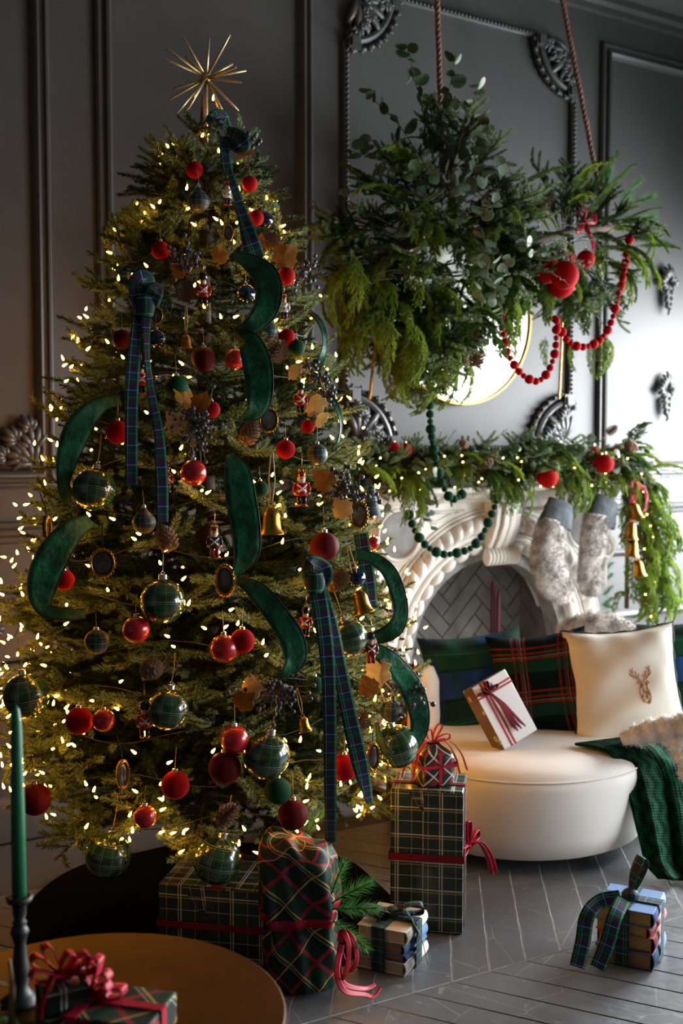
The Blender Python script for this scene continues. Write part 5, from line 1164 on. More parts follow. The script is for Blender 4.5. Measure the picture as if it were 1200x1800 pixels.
# ================================================================== stockings
def mk_fur(name, a, b):
    t = NT(name); oc = t.coord('Object'); n = t.noise(oc, 16, 5, .6); n2 = t.noise(oc, 90, 3)
    t.set(color=t.mix(t.ramp(t.math('MULTIPLY_ADD', n2, .35, n), .52, .80), lin(a), lin(b)), rough=.95, sheen=.5); t.bump(n2, .6, .006); MATS[name] = t.m; return t.m
M_FUR = mk_fur('mottled_grey_fur', '#d8d2cc', '#7d746e'); M_FURW = mk_fur('cream_grey_fur', '#ffffff', '#e4ded5')
M_CUFF = plain('slate_satin_cuff', lin('#5a5f63'), .85, var=.35, vscale=22, bump=.6, bscale=30, bdist=.01, spec=.05)
def fur_on(mb, V, F, n, ln, wd, down=(0, 0, -1), mat=None, seed=0):
    """short tufts on a surface given as vertex/face arrays"""
    R = np.random.default_rng(seed); V = np.array(V); T = []
    for f in F:
        if len(f) == 4: T += [(f[0], f[1], f[2]), (f[0], f[2], f[3])]
        elif len(f) == 3: T.append(f)
    T = np.array(T); A, B, C_ = V[T[:, 0]], V[T[:, 1]], V[T[:, 2]]; N = np.cross(B - A, C_ - A); ar = np.linalg.norm(N, axis=1); N = N / (ar[:, None] + 1e-12); k = R.choice(len(T), n, p=ar / ar.sum()); u, v = R.random(n), R.random(n); m = u + v > 1; u[m], v[m] = 1 - u[m], 1 - v[m]
    P = A[k] + (B[k] - A[k]) * u[:, None] + (C_[k] - A[k]) * v[:, None]; d = N[k] * .75 + np.array(down) * .7 + R.normal(size=(n, 3)) * .35; d /= np.linalg.norm(d, axis=1, keepdims=True); s = np.cross(d, R.normal(size=(n, 3))); s /= np.linalg.norm(s, axis=1, keepdims=True); l = ln * (.6 + .7 * R.random(n))[:, None]
    mb.tris(np.stack([P - s * wd / 2, P + s * wd / 2, P + d * l], 1))
def stocking(path, y, label, cuff, tilt):
    P = [at_y(a, b, y) for a, b, r in path]; k = depth_of(P[0]) / FPX; C_ = catmull([np.concatenate([p, [r * k]]) for p, (a, b, r) in zip(P, path)], 5); e = empty('stocking', P[0], label=label, cat='stocking', group='fur stockings on the mantel')
    b = MB(); b.tube([c[:3] for c in C_], [c[3] for c in C_], 20, flat=((0, 1, 0), .55)); bo = build('fur_body', b, M_FUR, e, world=True)
    f = MB(); fur_on(f, b.v, b.f, 7000, .016, .0022, seed=int(path[0][0])); tag(build('fur_pile', f, M_FUR, bo, world=True), kind='stuff')
    cp = [at_y(a, b, y) for a, b, r in cuff]; c = MB(); n = 24
    CC = catmull([np.concatenate([p, [r * k]]) for p, (a, b_, r) in zip(cp, cuff)], 4); c.tube([q[:3] for q in CC], [q[3] * (1 + .03 * math.sin(2.1 * i)) for i, q in enumerate(CC)], n, flat=((0, 1, 0), .45), cap=False); build('cuff', c, M_CUFF, e, world=True)
    t = at_y(cuff[0][0], cuff[0][1], y); lp = MB(); lp.tube([t, t + np.array([0, .01, .03]), t + np.array([0, .03, .05])], .003, 6); build('hanging_loop', lp, M_CUFF, e, world=True)
stocking([(972, 915, 30), (966, 945, 33), (962, 975, 36), (966, 1003, 36), (978, 1026, 32), (991, 1040, 24), (998, 1047, 12)], -.385, 'left mottled grey fur stocking with slate cuff, under the cedar strand', [(986, 882, 28), (981, 900, 33), (975, 924, 38)], 0)
stocking([(1050, 905, 28), (1045, 940, 29), (1041, 970, 27), (1037, 1000, 25), (1038, 1022, 25), (1043, 1036, 20), (1046, 1045, 9)], -.385, 'right mottled grey fur stocking with slate cuff, next to the bells', [(1066, 876, 26), (1061, 894, 31), (1054, 922, 36)], 0)
# bells on a red ribbon at the right end of the mantel
bp = []
for (x, y, h, lb, tl) in [(1120, 897, 30, 'uppermost gold bell of the string by the side garland', -.3), (1107, 932, 32, 'second gold bell down in the string by the side garland', .05), (1110, 963, 31, 'third gold bell down in the string by the side garland', .05), (1124, 998, 30, 'lowest gold bell of the string by the side garland', -.15)]:
    p = at_y(x, y, -.44); hh = h * depth_of(p) / FPX; bell_root(lb, Vector(p) - Vector((0, 0, hh / 2)), hh, twine=0, group='gold bells beside the mantel', rz=face_cam(p), tilt=(0, tl)); bp.append(p)
e = empty('red_ribbon', at_y(1118, 850, -.43), label='crimson ribbon tied above the gold bells at the mantel end', cat='ribbon')
for nm, q in (('tail', [(1116, 848), (1110, 870), (1108, 900), (1110, 925)]), ('tail', [(1117, 850), (1114, 880), (1113, 940), (1122, 985)]), ('bow_loop', [(1115, 850), (1108, 840), (1112, 862), (1122, 866), (1116, 850)]), ('bow_loop', [(1118, 850), (1130, 858), (1136, 872), (1134, 895), (1130, 900)])):
    mb, _, _ = ribbon_mb([(at_y(a, b, -.42), .018, .3 * i) for i, (a, b) in enumerate(q)]); build(nm, mb, M_REDR, e, world=True)
# ================================================================== sofa
M_SOFA = plain('cream_bouclé_velvet'.replace('é', 'e'), lin('#f4f0e9'), .9, var=.05, vscale=4, bump=.15, bscale=300, bdist=.001, spec=.2)
SZT = .388
# plan of the seat in metres right of / away from the viewer: a round lobe running on into a longer curved body
PLAN = [(.68 + .49 * math.cos(math.radians(q)), 4.33 + .49 * math.sin(math.radians(q))) for q in np.linspace(-20, -205, 22)] + [(.36, 4.68), (.60, 4.80), (1.0, 4.90), (1.5, 4.98), (1.95, 5.0), (2.12, 4.85), (2.05, 4.66), (1.75, 4.56), (1.45, 4.48), (1.25, 4.34)]
PL = np.array([p for p in catmull(PLAN + [PLAN[0]], 6)][:-1])
def plan_inset(d):
    n = len(PL); T = np.roll(PL, -1, 0) - np.roll(PL, 1, 0); T /= np.linalg.norm(T, axis=1, keepdims=True); N = np.stack([T[:, 1], -T[:, 0]], 1); return PL + N * d
SC = ground(.68, 4.33)
sofa = empty('sofa', (SC[0], SC[1], 0), label='low curved cream upholstered sofa with round end beside the fireplace', cat='sofa')
def gp3(q, z): return ground(q[0], q[1], z)
if (plan_inset(.05) - PL)[0][1] < 0: _in = -1
else: _in = 1
SP = [(.055, .045), (.025, .06), (.010, .12), (0, .22), (0, .30), (.006, .325), (.012, .330), (.012, .337), (.022, .352), (.045, .368), (.085, .381), (.13, .388)]
bs = MB(); vs = [gp3(q, z) for d, z in SP for q in plan_inset(_in * d)]; n_ = len(PL)
bs.add(vs, [(i * n_ + j, i * n_ + (j + 1) % n_, (i + 1) * n_ + (j + 1) % n_, (i + 1) * n_ + j) for i in range(len(SP) - 1) for j in range(n_)] + [tuple((len(SP) - 1) * n_ + j for j in range(n_))])
build('seat', bs, M_SOFA, sofa, world=True)
pip = MB(); pq = [gp3(q, .3335) for q in plan_inset(_in * .008)]; pip.tube(pq + [pq[0]], .0035, 6); build('piping', pip, M_SOFA, sofa, world=True)
prof = [(-.07, .18), (-.075, .45), (-.06, .56), (-.03, .61), (.01, .62), (.045, .60), (.065, .54), (.07, .40), (.075, .10), (.03, .06)]
bp2 = np.array(catmull([(.315, 4.40), (.34, 4.52), (.44, 4.64), (.64, 4.73), (1.0, 4.82), (1.5, 4.90), (1.9, 4.92), (2.03, 4.84)], 6)); bt = np.gradient(bp2, axis=0); bt /= np.linalg.norm(bt, axis=1, keepdims=True); bn = np.stack([-bt[:, 1], bt[:, 0]], 1)
def backpt(u, v):
    j = min(len(bp2) - 1, int(round(u * (len(bp2) - 1)))); i = v * (len(prof) - 1); k = min(len(prof) - 2, int(i)); f = i - k; o = prof[k][0] * (1 - f) + prof[k + 1][0] * f; z = prof[k][1] * (1 - f) + prof[k + 1][1] * f
    edge = min(1, min(u, 1 - u) / .14); z = .12 + (z - .12) * (.35 + .65 * math.sqrt(max(0, 1 - (1 - edge) ** 2))); o *= (.15 + .85 * math.sqrt(max(0, 1 - (1 - edge) ** 2))); q = bp2[j] + bn[j] * o; return gp3(q, z)
bk = MB(); bk.grid(backpt, len(bp2) - 1, 27); build('backrest', bk, M_SOFA, sofa, world=True)
for q in ((.45, 4.1), (.9, 4.1), (.5, 4.6), (1.3, 4.7), (1.85, 4.75)):
    build('foot', MB().lathe([(.03, 0), (.034, .01), (.034, .06)], 12, c=gp3(q, 0)), M_BLK, sofa, world=True)
def in_plan(x, y, off):
    ins = False; n = len(PL); a = PL; b = np.roll(PL, -1, 0); c = (a[:, 1] > y) != (b[:, 1] > y); xx = a[:, 0] + (y - a[:, 1]) * (b[:, 0] - a[:, 0]) / (b[:, 1] - a[:, 1] + 1e-12)
    if (np.sum(c & (x < xx)) % 2) == 1: return True
    return off > 0 and np.min(np.hypot(PL[:, 0] - x, PL[:, 1] - y)) < off
def on_sofa(px, py, off=0.0):
    for D in np.arange(3.5, 5.2, .008):
        p = at(px, py, D); q = p - CAM
        if p[2] < SZT + off and in_plan(q @ RT, q @ FH, off): return p
        if p[2] < .0: return p
    return p
# ------------------------------------------------------------------ cushions
gb, nb_ = '#1d4a3a', '#1c2f66'
M_C1 = plaid('blue_green_brushed_tartan', '#172a26', [(1, .30, .42, .11, '#263f80', .9), (1, .30, .02, .09, '#1c4733', .9), (0, .30, .1, .11, '#1c3a70', .5), (0, .30, .6, .09, '#12392a', .5), (1, .30, .80, .006, '#2f6a54', .6), (1, .30, .47, .006, '#0a1118', .7)], 'UV', .95, weave=.4, weave_scale=450, spec=.1, mottle=.4)
M_C2 = plaid('green_red_wool_tartan', '#123426', [(0, .19, .0, .075, '#0d1a20', .85), (1, .19, .0, .075, '#0d1a20', .85), (0, .19, .05, .008, '#8c2a2c', .75), (0, .19, .18, .008, '#8c2a2c', .75), (0, .19, .31, .008, '#8c2a2c', .7), (1, .19, .05, .008, '#8c2a2c', .75), (1, .19, .18, .008, '#8c2a2c', .75), (1, .19, .31, .008, '#8c2a2c', .7), (0, .19, .115, .003, '#9fb7a0', .5), (1, .19, .25, .003, '#9fb7a0', .5), (1, .19, .6, .05, '#17453a', .6)], 'UV', .95, weave=.4, weave_scale=450, spec=.1, mottle=.3)
M_C3 = plain('cream_ribbed_cotton', lin('#f3eddf'), .9, var=.05, vscale=6, bump=.25, bscale=250, bdist=.0012, spec=.15)
M_PIPE = plain('dark_green_cord', lin('#14241c'), .8); M_THREAD = plain('copper_embroidery_thread', lin('#c07a42'), .55, var=.4, vscale=60)
def cush_pt(u, v, w, h, t, side, cr=1.0):
    x = u * w / 2 * (1 - .11 * (1 - v * v)); z = v * h / 2 * (1 - .11 * (1 - u * u)); g = max(0.0, (1 - u ** 4) * (1 - v ** 4)) ** .62
    wr = .012 * math.sin(8 * u + 5 * v + 3 * u * v) * (1 - g) * cr + .006 * math.sin(7 * v - 4 * u + 2) * cr; return Vector((x, side * (-t / 2 * g) + wr * g, z))
def cushion(c, w, h, t, rot, mat, label, pipe=None, uvr=0.0, name='cushion'):
    e = empty(name, c, label=label, cat='cushion', group='cushions on the sofa', rot=rot); n = 22; m = MB()
    for s in (1, -1): m.grid(lambda u, v: cush_pt(2 * u - 1, 2 * v - 1, w, h, t, s), n, n, uvfn=lambda u, v: (u * w + .03 * s, v * h), flip=(s < 0))
    build('cover', m, mat, e)
    q = [(-1 + 2 * k / 20, -1) for k in range(20)] + [(1, -1 + 2 * k / 20) for k in range(20)] + [(1 - 2 * k / 20, 1) for k in range(20)] + [(-1, 1 - 2 * k / 20) for k in range(21)]
    if pipe: p = MB(); p.tube([cush_pt(u * 1.004, v * 1.004, w, h, 0, 1, 0) + Vector((.003 * math.sin(19 * v), 0, .003 * math.sin(19 * u))) for u, v in q], .0042, 6); build('piping', p, pipe, e)
    return e
def cam_rot(yaw=0.0, back=0.0, roll=0.0):
    """front (-Y) faces the viewer, leaning back, rolled in the picture plane (positive = top to the left)"""
    return (Matrix.Rotation(-TH + yaw, 3, 'Z') @ Matrix.Rotation(-back, 3, 'X') @ Matrix.Rotation(-roll, 3, 'Y')).to_euler()
cushion(at(838, 1205, 4.60), .44, .44, .15, cam_rot(.15, .30, .09), M_C1, 'blue and green brushed tartan cushion at the left end of the sofa')
cushion(at(950, 1204, 4.50), .40, .43, .14, cam_rot(-.28, .28, .16), M_C2, 'green tartan cushion with red lines, between blue and cream cushions')
deer = cushion(at(1098, 1204, 4.40), .435, .46, .15, cam_rot(-.12, .34, .11), M_C3, 'cream cushion embroidered with a copper stag head', M_PIPE)
cushion(at(1205, 1180, 4.72), .44, .44, .15, cam_rot(-.1, .25, .10), M_C1, 'blue and green tartan cushion behind the stag cushion at right edge')
# stag embroidery following the cushion's surface; drawn in cushion units
def dq(x, z): return cush_pt(x, z, .435, .46, .15, 1) + Vector((0, -.0012, 0))
def stitch(pts, r=.0016): m = MB(); m.tube([dq(*p) for p in catmull([np.array(p) for p in pts], 5)], r, 5); return m
DX, DZ, DS = .29, -.12, 1.0
def dd(l): return [(DX + x * .40, DZ + z * .48) for x, z in l]
sg = MB()
LINES = [[(-.05, .28), (-.18, .33), (-.32, .42), (-.42, .58), (-.52, .72)], [(-.32, .42), (-.47, .48), (-.56, .60)], [(-.22, .36), (-.26, .52), (-.27, .66)], [(-.12, .31), (-.14, .44), (-.10, .55)], [(-.42, .58), (-.40, .70), (-.36, .80)],
         [(.10, .28), (.22, .34), (.34, .44), (.38, .60), (.30, .78)], [(.34, .44), (.46, .52), (.48, .64)], [(.24, .36), (.20, .50), (.24, .64)], [(.14, .30), (.12, .42), (.08, .52)], [(.38, .60), (.44, .72), (.42, .84)],
         [(-.05, .26), (.02, .22), (.10, .26)], [(-.10, .22), (-.20, .26), (-.26, .20), (-.14, .16)], [(.14, .22), (.26, .24), (.30, .16), (.18, .14)],
         [(-.10, .22), (-.10, .08), (-.02, -.08), (.04, -.18)], [(.14, .22), (.18, .06), (.18, -.10), (.16, -.20)], [(.04, -.18), (.10, -.24), (.16, -.20)], [(.06, -.19), (.10, -.17), (.15, -.19)],
         [(-.10, .10), (-.18, -.08), (-.20, -.30), (-.10, -.46), (.06, -.58), (.14, -.62)], [(.20, -.02), (.28, -.22), (.28, -.42), (.22, -.58), (.14, -.62)]]
for l in LINES: q = stitch(dd(l)); sg.add(q.v, q.f)
Rz = random.Random(4)
for i in range(70):
    x = Rz.uniform(-.16, .24); z = Rz.uniform(-.55, .2); hw = .15 if z > -.2 else .2 * (1 - (abs(z + .2) / .45) ** 2) + .04
    if abs(x - .05) > hw: continue
    l = [(x, z), (x + Rz.uniform(-.03, .03), z - Rz.uniform(.05, .11))]; m_ = MB(); m_.tube([dq(*p) for p in dd(l)], .0013, 4); sg.add(m_.v, m_.f)
tag(build('stag_embroidery', sg, M_THREAD, deer, label='copper thread stag head with antlers'), kind='stuff')
# fur throw over the back and the right of the seat
def throw_mesh(rows, nu, nv, thick=.02, lump=.012, seed=0):
    """rows: list of rows, each a list of world points; smooth sheet with lumps"""
    rows = [catmull(r, nu // (len(r) - 1)) for r in rows]; w = min(len(r) for r in rows); cols = [catmull([r[i] for r in rows], nv // (len(rows) - 1)) for i in range(w)]; return cols
def sheet(cols, name, mat, parent, thick, uvs=1.0):
    w, h = len(cols), len(cols[0]); A = np.array(cols); m = MB(); du = np.gradient(A, axis=0); dv = np.gradient(A, axis=1); N = np.cross(du, dv); N /= np.linalg.norm(N, axis=2, keepdims=True) + 1e-9
    lu = np.concatenate([[0], np.cumsum(np.linalg.norm(np.diff(A[:, h // 2], axis=0), axis=1))]); lv = np.concatenate([[0], np.cumsum(np.linalg.norm(np.diff(A[w // 2], axis=0), axis=1))])
    vs = [A[i, j] + N[i, j] * thick / 2 for i in range(w) for j in range(h)] + [A[i, j] - N[i, j] * thick / 2 for i in range(w) for j in range(h)]; o = w * h; fs, uv = [], []
    for i in range(w - 1):
        for j in range(h - 1):
            a = i * h + j; q = (a, a + h, a + h + 1, a + 1); U = [(lu[i], lv[j]), (lu[i + 1], lv[j]), (lu[i + 1], lv[j + 1]), (lu[i], lv[j + 1])]; fs.append(q); uv.append(U); fs.append(tuple(o + k for k in q[::-1])); uv.append(U[::-1])
    rim = [(i, 0) for i in range(w)] + [(w - 1, j) for j in range(1, h)] + [(i, h - 1) for i in range(w - 2, -1, -1)] + [(0, j) for j in range(h - 2, 0, -1)]; R_ = [a * h + b for a, b in rim]
    for k in range(len(R_)): a, b = R_[k], R_[(k + 1) % len(R_)]; fs.append((a, o + a, o + b, b)); uv.append([(0, 0)] * 4)
    m.add(vs, fs, uv); return m, build(name, m, mat, parent, world=True)
e = empty('fur_throw', on_sofa(1150, 1290), label='pale cream grey fur throw spilling over the right of the seat', cat='throw')
def so(px, py, lift): return on_sofa(px, py + 14, lift + .012)
m = MB()
for pts in ([(1092, 1300, 10), (1118, 1292, 17), (1150, 1284, 20), (1185, 1278, 21), (1230, 1274, 22)], [(1165, 1288, 16), (1192, 1304, 20), (1208, 1335, 20), (1216, 1375, 16)]):
    q = catmull([np.concatenate([at(x, y, 4.12 - .0006 * (x - 1100)), [r * 4.12 / FPX]]) for x, y, r in pts], 6); m.tube([c[:3] for c in q], [c[3] * (1 + .12 * math.sin(i * 1.3)) for i, c in enumerate(q)], 16)
o = build('fur_base', m, M_FURW, e, world=True); f = MB(); fur_on(f, m.v, m.f, 2800, .015, .003, (0, 0, 0), seed=9); tag(build('fur_pile', f, M_FURW, o, world=True), kind='stuff')
e = empty('fur_cushion', at(1050, 1120, 4.78), label='mottled grey fur throw peeking over the sofa back between cushions', cat='throw'); m = MB(); m.ball((0, 0, 0), .16, 28, 16, (1.15, .45, .62), Matrix.Rotation(-TH, 4, 'Z')); o = build('fur_base', m, M_FUR, e); f = MB(); fur_on(f, m.v, m.f, 5000, .02, .0026, (0, 0, -.4), seed=5); tag(build('fur_pile', f, M_FUR, o), kind='stuff')
# knitted throw
def mk_knit():
    t = NT('emerald_cable_knit'); uv = t.coord('UV'); sp = t.n('ShaderNodeSeparateXYZ'); t.put(sp.inputs[0], uv); u, v = sp.outputs[0], sp.outputs[1]
    st_ = t.math('ABSOLUTE', t.math('SINE', t.math('MULTIPLY_ADD', v, 300.0, t.math('MULTIPLY', t.math('ABSOLUTE', t.math('SINE', t.math('MULTIPLY', u, 190.0))), 1.6))))
    rib = t.math('ABSOLUTE', t.math('SINE', t.math('MULTIPLY', u, 190.0))); cab = t.math('SINE', t.math('ADD', t.math('MULTIPLY', u, 90.0), t.math('MULTIPLY', t.math('SINE', t.math('MULTIPLY', v, 75.0)), 1.3)))
    h = t.math('ADD', t.math('MULTIPLY', st_, t.math('POWER', rib, .6)), t.math('MULTIPLY', cab, .55)); t.set(color=t.mix(t.ramp(h, -.3, 1.4), lin('#04180f'), lin('#1a5a40')), rough=.95, spec=.1); t.bump(h, 1.0, .010); return t.m  # valleys between stitches coloured darker, their shade painted in along with the bump
e = empty('knit_throw', on_sofa(1130, 1310), label='emerald green cable knit throw draped over the sofa front edge', cat='throw')
def sf(px, py, off): return on_sofa(px, py, off)
rowsL = [(1010, 1308), (1060, 1318), (1090, 1352), (1106, 1405), (1120, 1465), (1134, 1518), (1158, 1545)]; rowsR = [(1150, 1290), (1195, 1308), (1222, 1345), (1236, 1405), (1244, 1465), (1250, 1518), (1254, 1548)]
DL = [0, 0, 4.08, 4.03, 3.99, 3.93, 3.868]; DR = [0, 0, 4.22, 4.18, 4.08, 3.96, 3.862]
rows = []
for i, (a, b) in enumerate(zip(rowsL, rowsR)):
    r = []
    for s in np.linspace(0, 1, 9):
        x, y = a[0] + (b[0] - a[0]) * s, a[1] + (b[1] - a[1]) * s
        if i < 2: p = on_sofa(x, y, .016)
        else: p = at(x, y, DL[i] + (DR[i] - DL[i]) * s + .022 * math.sin(s * 15 + i * .25) * min(1, (i - 1) / 2))
        p[2] = max(p[2], .012); r.append(p)
    rows.append(r)
sheet(throw_mesh(rows, 48, 36), 'knit_panel', mk_knit(), e, .010)
# ------------------------------------------------------------------ gifts
gl2, yl = '#c7cfc6', '#a9a06a'
M_GP = plaid('dark_green_windowpane_paper', '#101f1b', [(0, .085, .0, .030, '#17302a', .6), (1, .085, .2, .03, '#17302a', .6), (0, .085, .05, .0035, gl2, .75), (0, .085, .14, .0028, gl2, .6), (0, .085, .55, .0022, yl, .55), (1, .085, .05, .0035, gl2, .75), (1, .085, .14, .0028, yl, .6), (1, .085, .55, .0022, gl2, .5)], 'UV', .33, mottle=.15, coat=.3)
M_FC = plaid('green_red_gold_tartan_cloth', '#14352a', [(0, .115, .0, .045, '#1d3f2f', .7), (1, .115, .0, .045, '#0e1f1c', .7), (0, .115, .10, .010, '#9c1f33', .85), (1, .115, .10, .010, '#9c1f33', .85), (0, .115, .55, .0045, '#c2a55a', .8), (1, .115, .55, .0045, '#c2a55a', .8), (0, .115, .62, .0025, '#9c1f33', .6), (1, .115, .62, .0025, '#c9c3a8', .5)], 'UV', .6, rot=.78, mottle=.2, spec=.25)
M_FH = plaid('red_black_diamond_paper', '#1a1412', [(0, .045, .0, .018, '#7d1420', .8), (1, .045, .0, .018, '#143024', .8), (0, .045, .2, .005, '#c9c9c4', .8), (1, .045, .2, .005, '#c9c9c4', .8)], 'UV', .3, rot=.785, mottle=.1, coat=.4)
def gift_box(name, base, w, d, h, rz, mat, label, flap=True):
    e = empty(name, base, rz, label=label, cat='gift'); b = MB().box((0, 0, h / 2), (w, d, h)); build('wrapped_box', b, mat, e, bevel=.005, smooth=True)
    if flap:
        t = .0016
        f = MB(); f.add([(-w * .28, -d / 2 - t, h), (w * .28, -d / 2 - t, h), (w * .06, -d / 2 - t * 1.5, h - w * .30), (-w * .06, -d / 2 - t * 1.5, h - w * .30)], [(0, 3, 2, 1)], [[(.01, .03), (.05, .16), (.11, .16), (.2, .03)]]); f.add([(-w * .28, -d / 2, h), (w * .28, -d / 2, h), (w * .06, -d / 2, h - w * .30), (-w * .06, -d / 2, h - w * .30)], [(0, 1, 2, 3)], [[(0, 0)] * 4]); build('folded_flap', f, mat, e, smooth=False)
        s = MB().box((w * .23, -d / 2 - t, h * .5), (w * .54, t * 2, h - .012)); build('paper_overlap', s, mat, e, smooth=False)
    return e
def bow(root, c, size, mat, w, seed, loops=4, tails=2, tail_len=.12, lie=0.0, up=(0, 0, 1), right=(1, 0, 0)):
    R = random.Random(seed); c = np.array(c, float); U_ = np.array(up, float); Rr = np.array(right, float); Fn = np.cross(U_, Rr)
    for i in range(loops):
        a = PI * (i + .5) / loops * 1.0 + R.uniform(-.15, .15) if loops > 2 else (.35 if i == 0 else PI - .35); d = Rr * math.cos(a) + U_ * max(.15, math.sin(a)) * .8 + Fn * R.uniform(-.5, .5); d /= np.linalg.norm(d); s = np.cross(d, Fn); s /= np.linalg.norm(s) + 1e-9
        P = [c, c + d * size * .5 + s * size * .16, c + d * size * .95 + s * size * .12, c + d * size + s * -.02 * size, c + d * size * .9 - s * size * .14, c + d * size * .45 - s * size * .10, c]; C_ = catmull(P, 5); W = [Fn * w / 2 * (1 - .45 * math.exp(-(min(k, len(C_) - 1 - k) / 4) ** 2)) for k in range(len(C_))]; build('bow_loop', MB().strip(C_, W, .0012, 3), mat, root)
    for i in range(tails):
        sgn = -1 if i % 2 else 1; d = Rr * sgn * R.uniform(.4, .9) + Fn * R.uniform(-.6, .2); P = [c, c + d * tail_len * .4 + U_ * size * .15, c + d * tail_len * .8 - U_ * tail_len * .25 * (1 - lie), c + d * tail_len - U_ * tail_len * .7 * (1 - lie)]; C_ = catmull(P, 6); W = []
        for k in range(len(C_)): T = C_[min(k + 1, len(C_) - 1)] - C_[max(0, k - 1)]; q = np.cross(T, U_ if lie < .5 else Fn); q = Fn if np.linalg.norm(q) < 1e-6 else Fn; W.append(q * w / 2)
        build('tail', MB().strip(C_, W, .0012, 3), mat, root)
    build('knot', MB().ball(c, w * .62, 12, 8, (1, .9, .8)), mat, root)
M_REDW = plain('wine_red_velvet_ribbon', lin('#6b0f1e'), .7, spec=.2)
# tall plaid box by the sofa
GX = at_z(757, 1641, 0.0); tall = gift_box('tall_gift', GX + FH * .105 + RT * .002, .222, .20, .445, -.74, M_GP, 'tall dark green plaid gift box standing against the sofa')
tw, td, th_ = .222, .20, .445
def hband(root, w, d, z, bw_, mat, name='ribbon_band', t=.0022):
    pts = [(-w / 2 - t, -d / 2 - t), (w / 2 + t, -d / 2 - t), (w / 2 + t, d / 2 + t), (-w / 2 - t, d / 2 + t), (-w / 2 - t, -d / 2 - t)]; m = MB()
    for (x0, y0), (x1, y1) in zip(pts, pts[1:]): m.add([(x0, y0, z - bw_ / 2), (x1, y1, z - bw_ / 2), (x1, y1, z + bw_ / 2), (x0, y0, z + bw_ / 2)], [(0, 1, 2, 3)], [[(0, 0), (.1, 0), (.1, bw_), (0, bw_)]])
    o = build(name, m, mat, root, smooth=False); s = o.modifiers.new('solid', 'SOLIDIFY'); s.thickness = .001; return o
def vband(root, w, d, h, x, bw_, mat, axis='x', t=.0022):
    if axis == 'x': m = MB(); L = [(-d / 2 - t, .002), (-d / 2 - t, h + t), (d / 2 + t, h + t), (d / 2 + t, .002)]; P = [(x, a, b) for a, b in L]; W = (bw_ / 2, 0, 0)
    else: m = MB(); L = [(-w / 2 - t, .002), (-w / 2 - t, h + t), (w / 2 + t, h + t), (w / 2 + t, .002)]; P = [(a, x, b) for a, b in L]; W = (0, bw_ / 2, 0)
    W = np.array(W)
    for i in range(3): a, b = np.array(P[i]), np.array(P[i + 1]); m.add([a - W, a + W, b + W, b - W], [(0, 1, 2, 3)], [[(0, 0), (0, bw_), (.2, bw_), (.2, 0)]])
    o = build('ribbon_band', m, mat, root, smooth=False); s = o.modifiers.new('solid', 'SOLIDIFY'); s.thickness = .001; return o
hband(tall, tw, td, .235, .022, M_REDW, t=.0052); vband(tall, tw, td, th_, -.03, .022, M_REDW, 'y')
bow(tall, (tw / 2 + .012, .02, .235), .085, M_REDR, .018, 5, 6, 3, .13, 0, (0, 0, 1), (.5, .8, 0))
# little gift on top of it
q = ground(*[0, 0]); tp = Vector(GX + FH * .095 + RT * .01); tp.z = th_ + .003
e = empty('small_gift', tp, -TH + .35, label='small red and black diamond patterned gift on the tall plaid box', cat='gift'); m = MB(); s_ = .058
m.grid(lambda u, v: (lambda a, z: ((s_ * (abs(math.cos(a)) ** 5 + abs(math.sin(a)) ** 5) ** (-1 / 5) * (1 - (0 if z < .75 else (z - .75) * 2.6)) + .002 * math.sin(13 * a) * z) * math.cos(a), (s_ * (abs(math.cos(a)) ** 5 + abs(math.sin(a)) ** 5) ** (-1 / 5) * (1 - (0 if z < .75 else (z - .75) * 2.6)) + .002 * math.sin(13 * a) * z) * math.sin(a), .12 * z))(2 * PI * u, v), 44, 14, uvfn=lambda u, v: (u * .4, v * .13), wrap=True)
build('wrapped_box', m, M_FH, e); bow(e, (0, 0, .122), .062, M_REDR, .013, 3, 4, 4, .13, 0); hband(e, .118, .118, .06, .010, M_REDR); vband(e, .118, .118, .095, 0, .010, M_REDR, 'x')
# wide plaid box under the tree
WB = ground(-.35, 3.31, .012); wide = gift_box('wide_gift', WB, .31, .27, .225, -.76, M_GP, 'wide dark plaid gift box under the tree, behind the brass table'); hband(wide, .31, .27, .11, .02, M_REDW, t=.0052); vband(wide, .31, .27, .225, .02, .03, M_REDW, 'x')
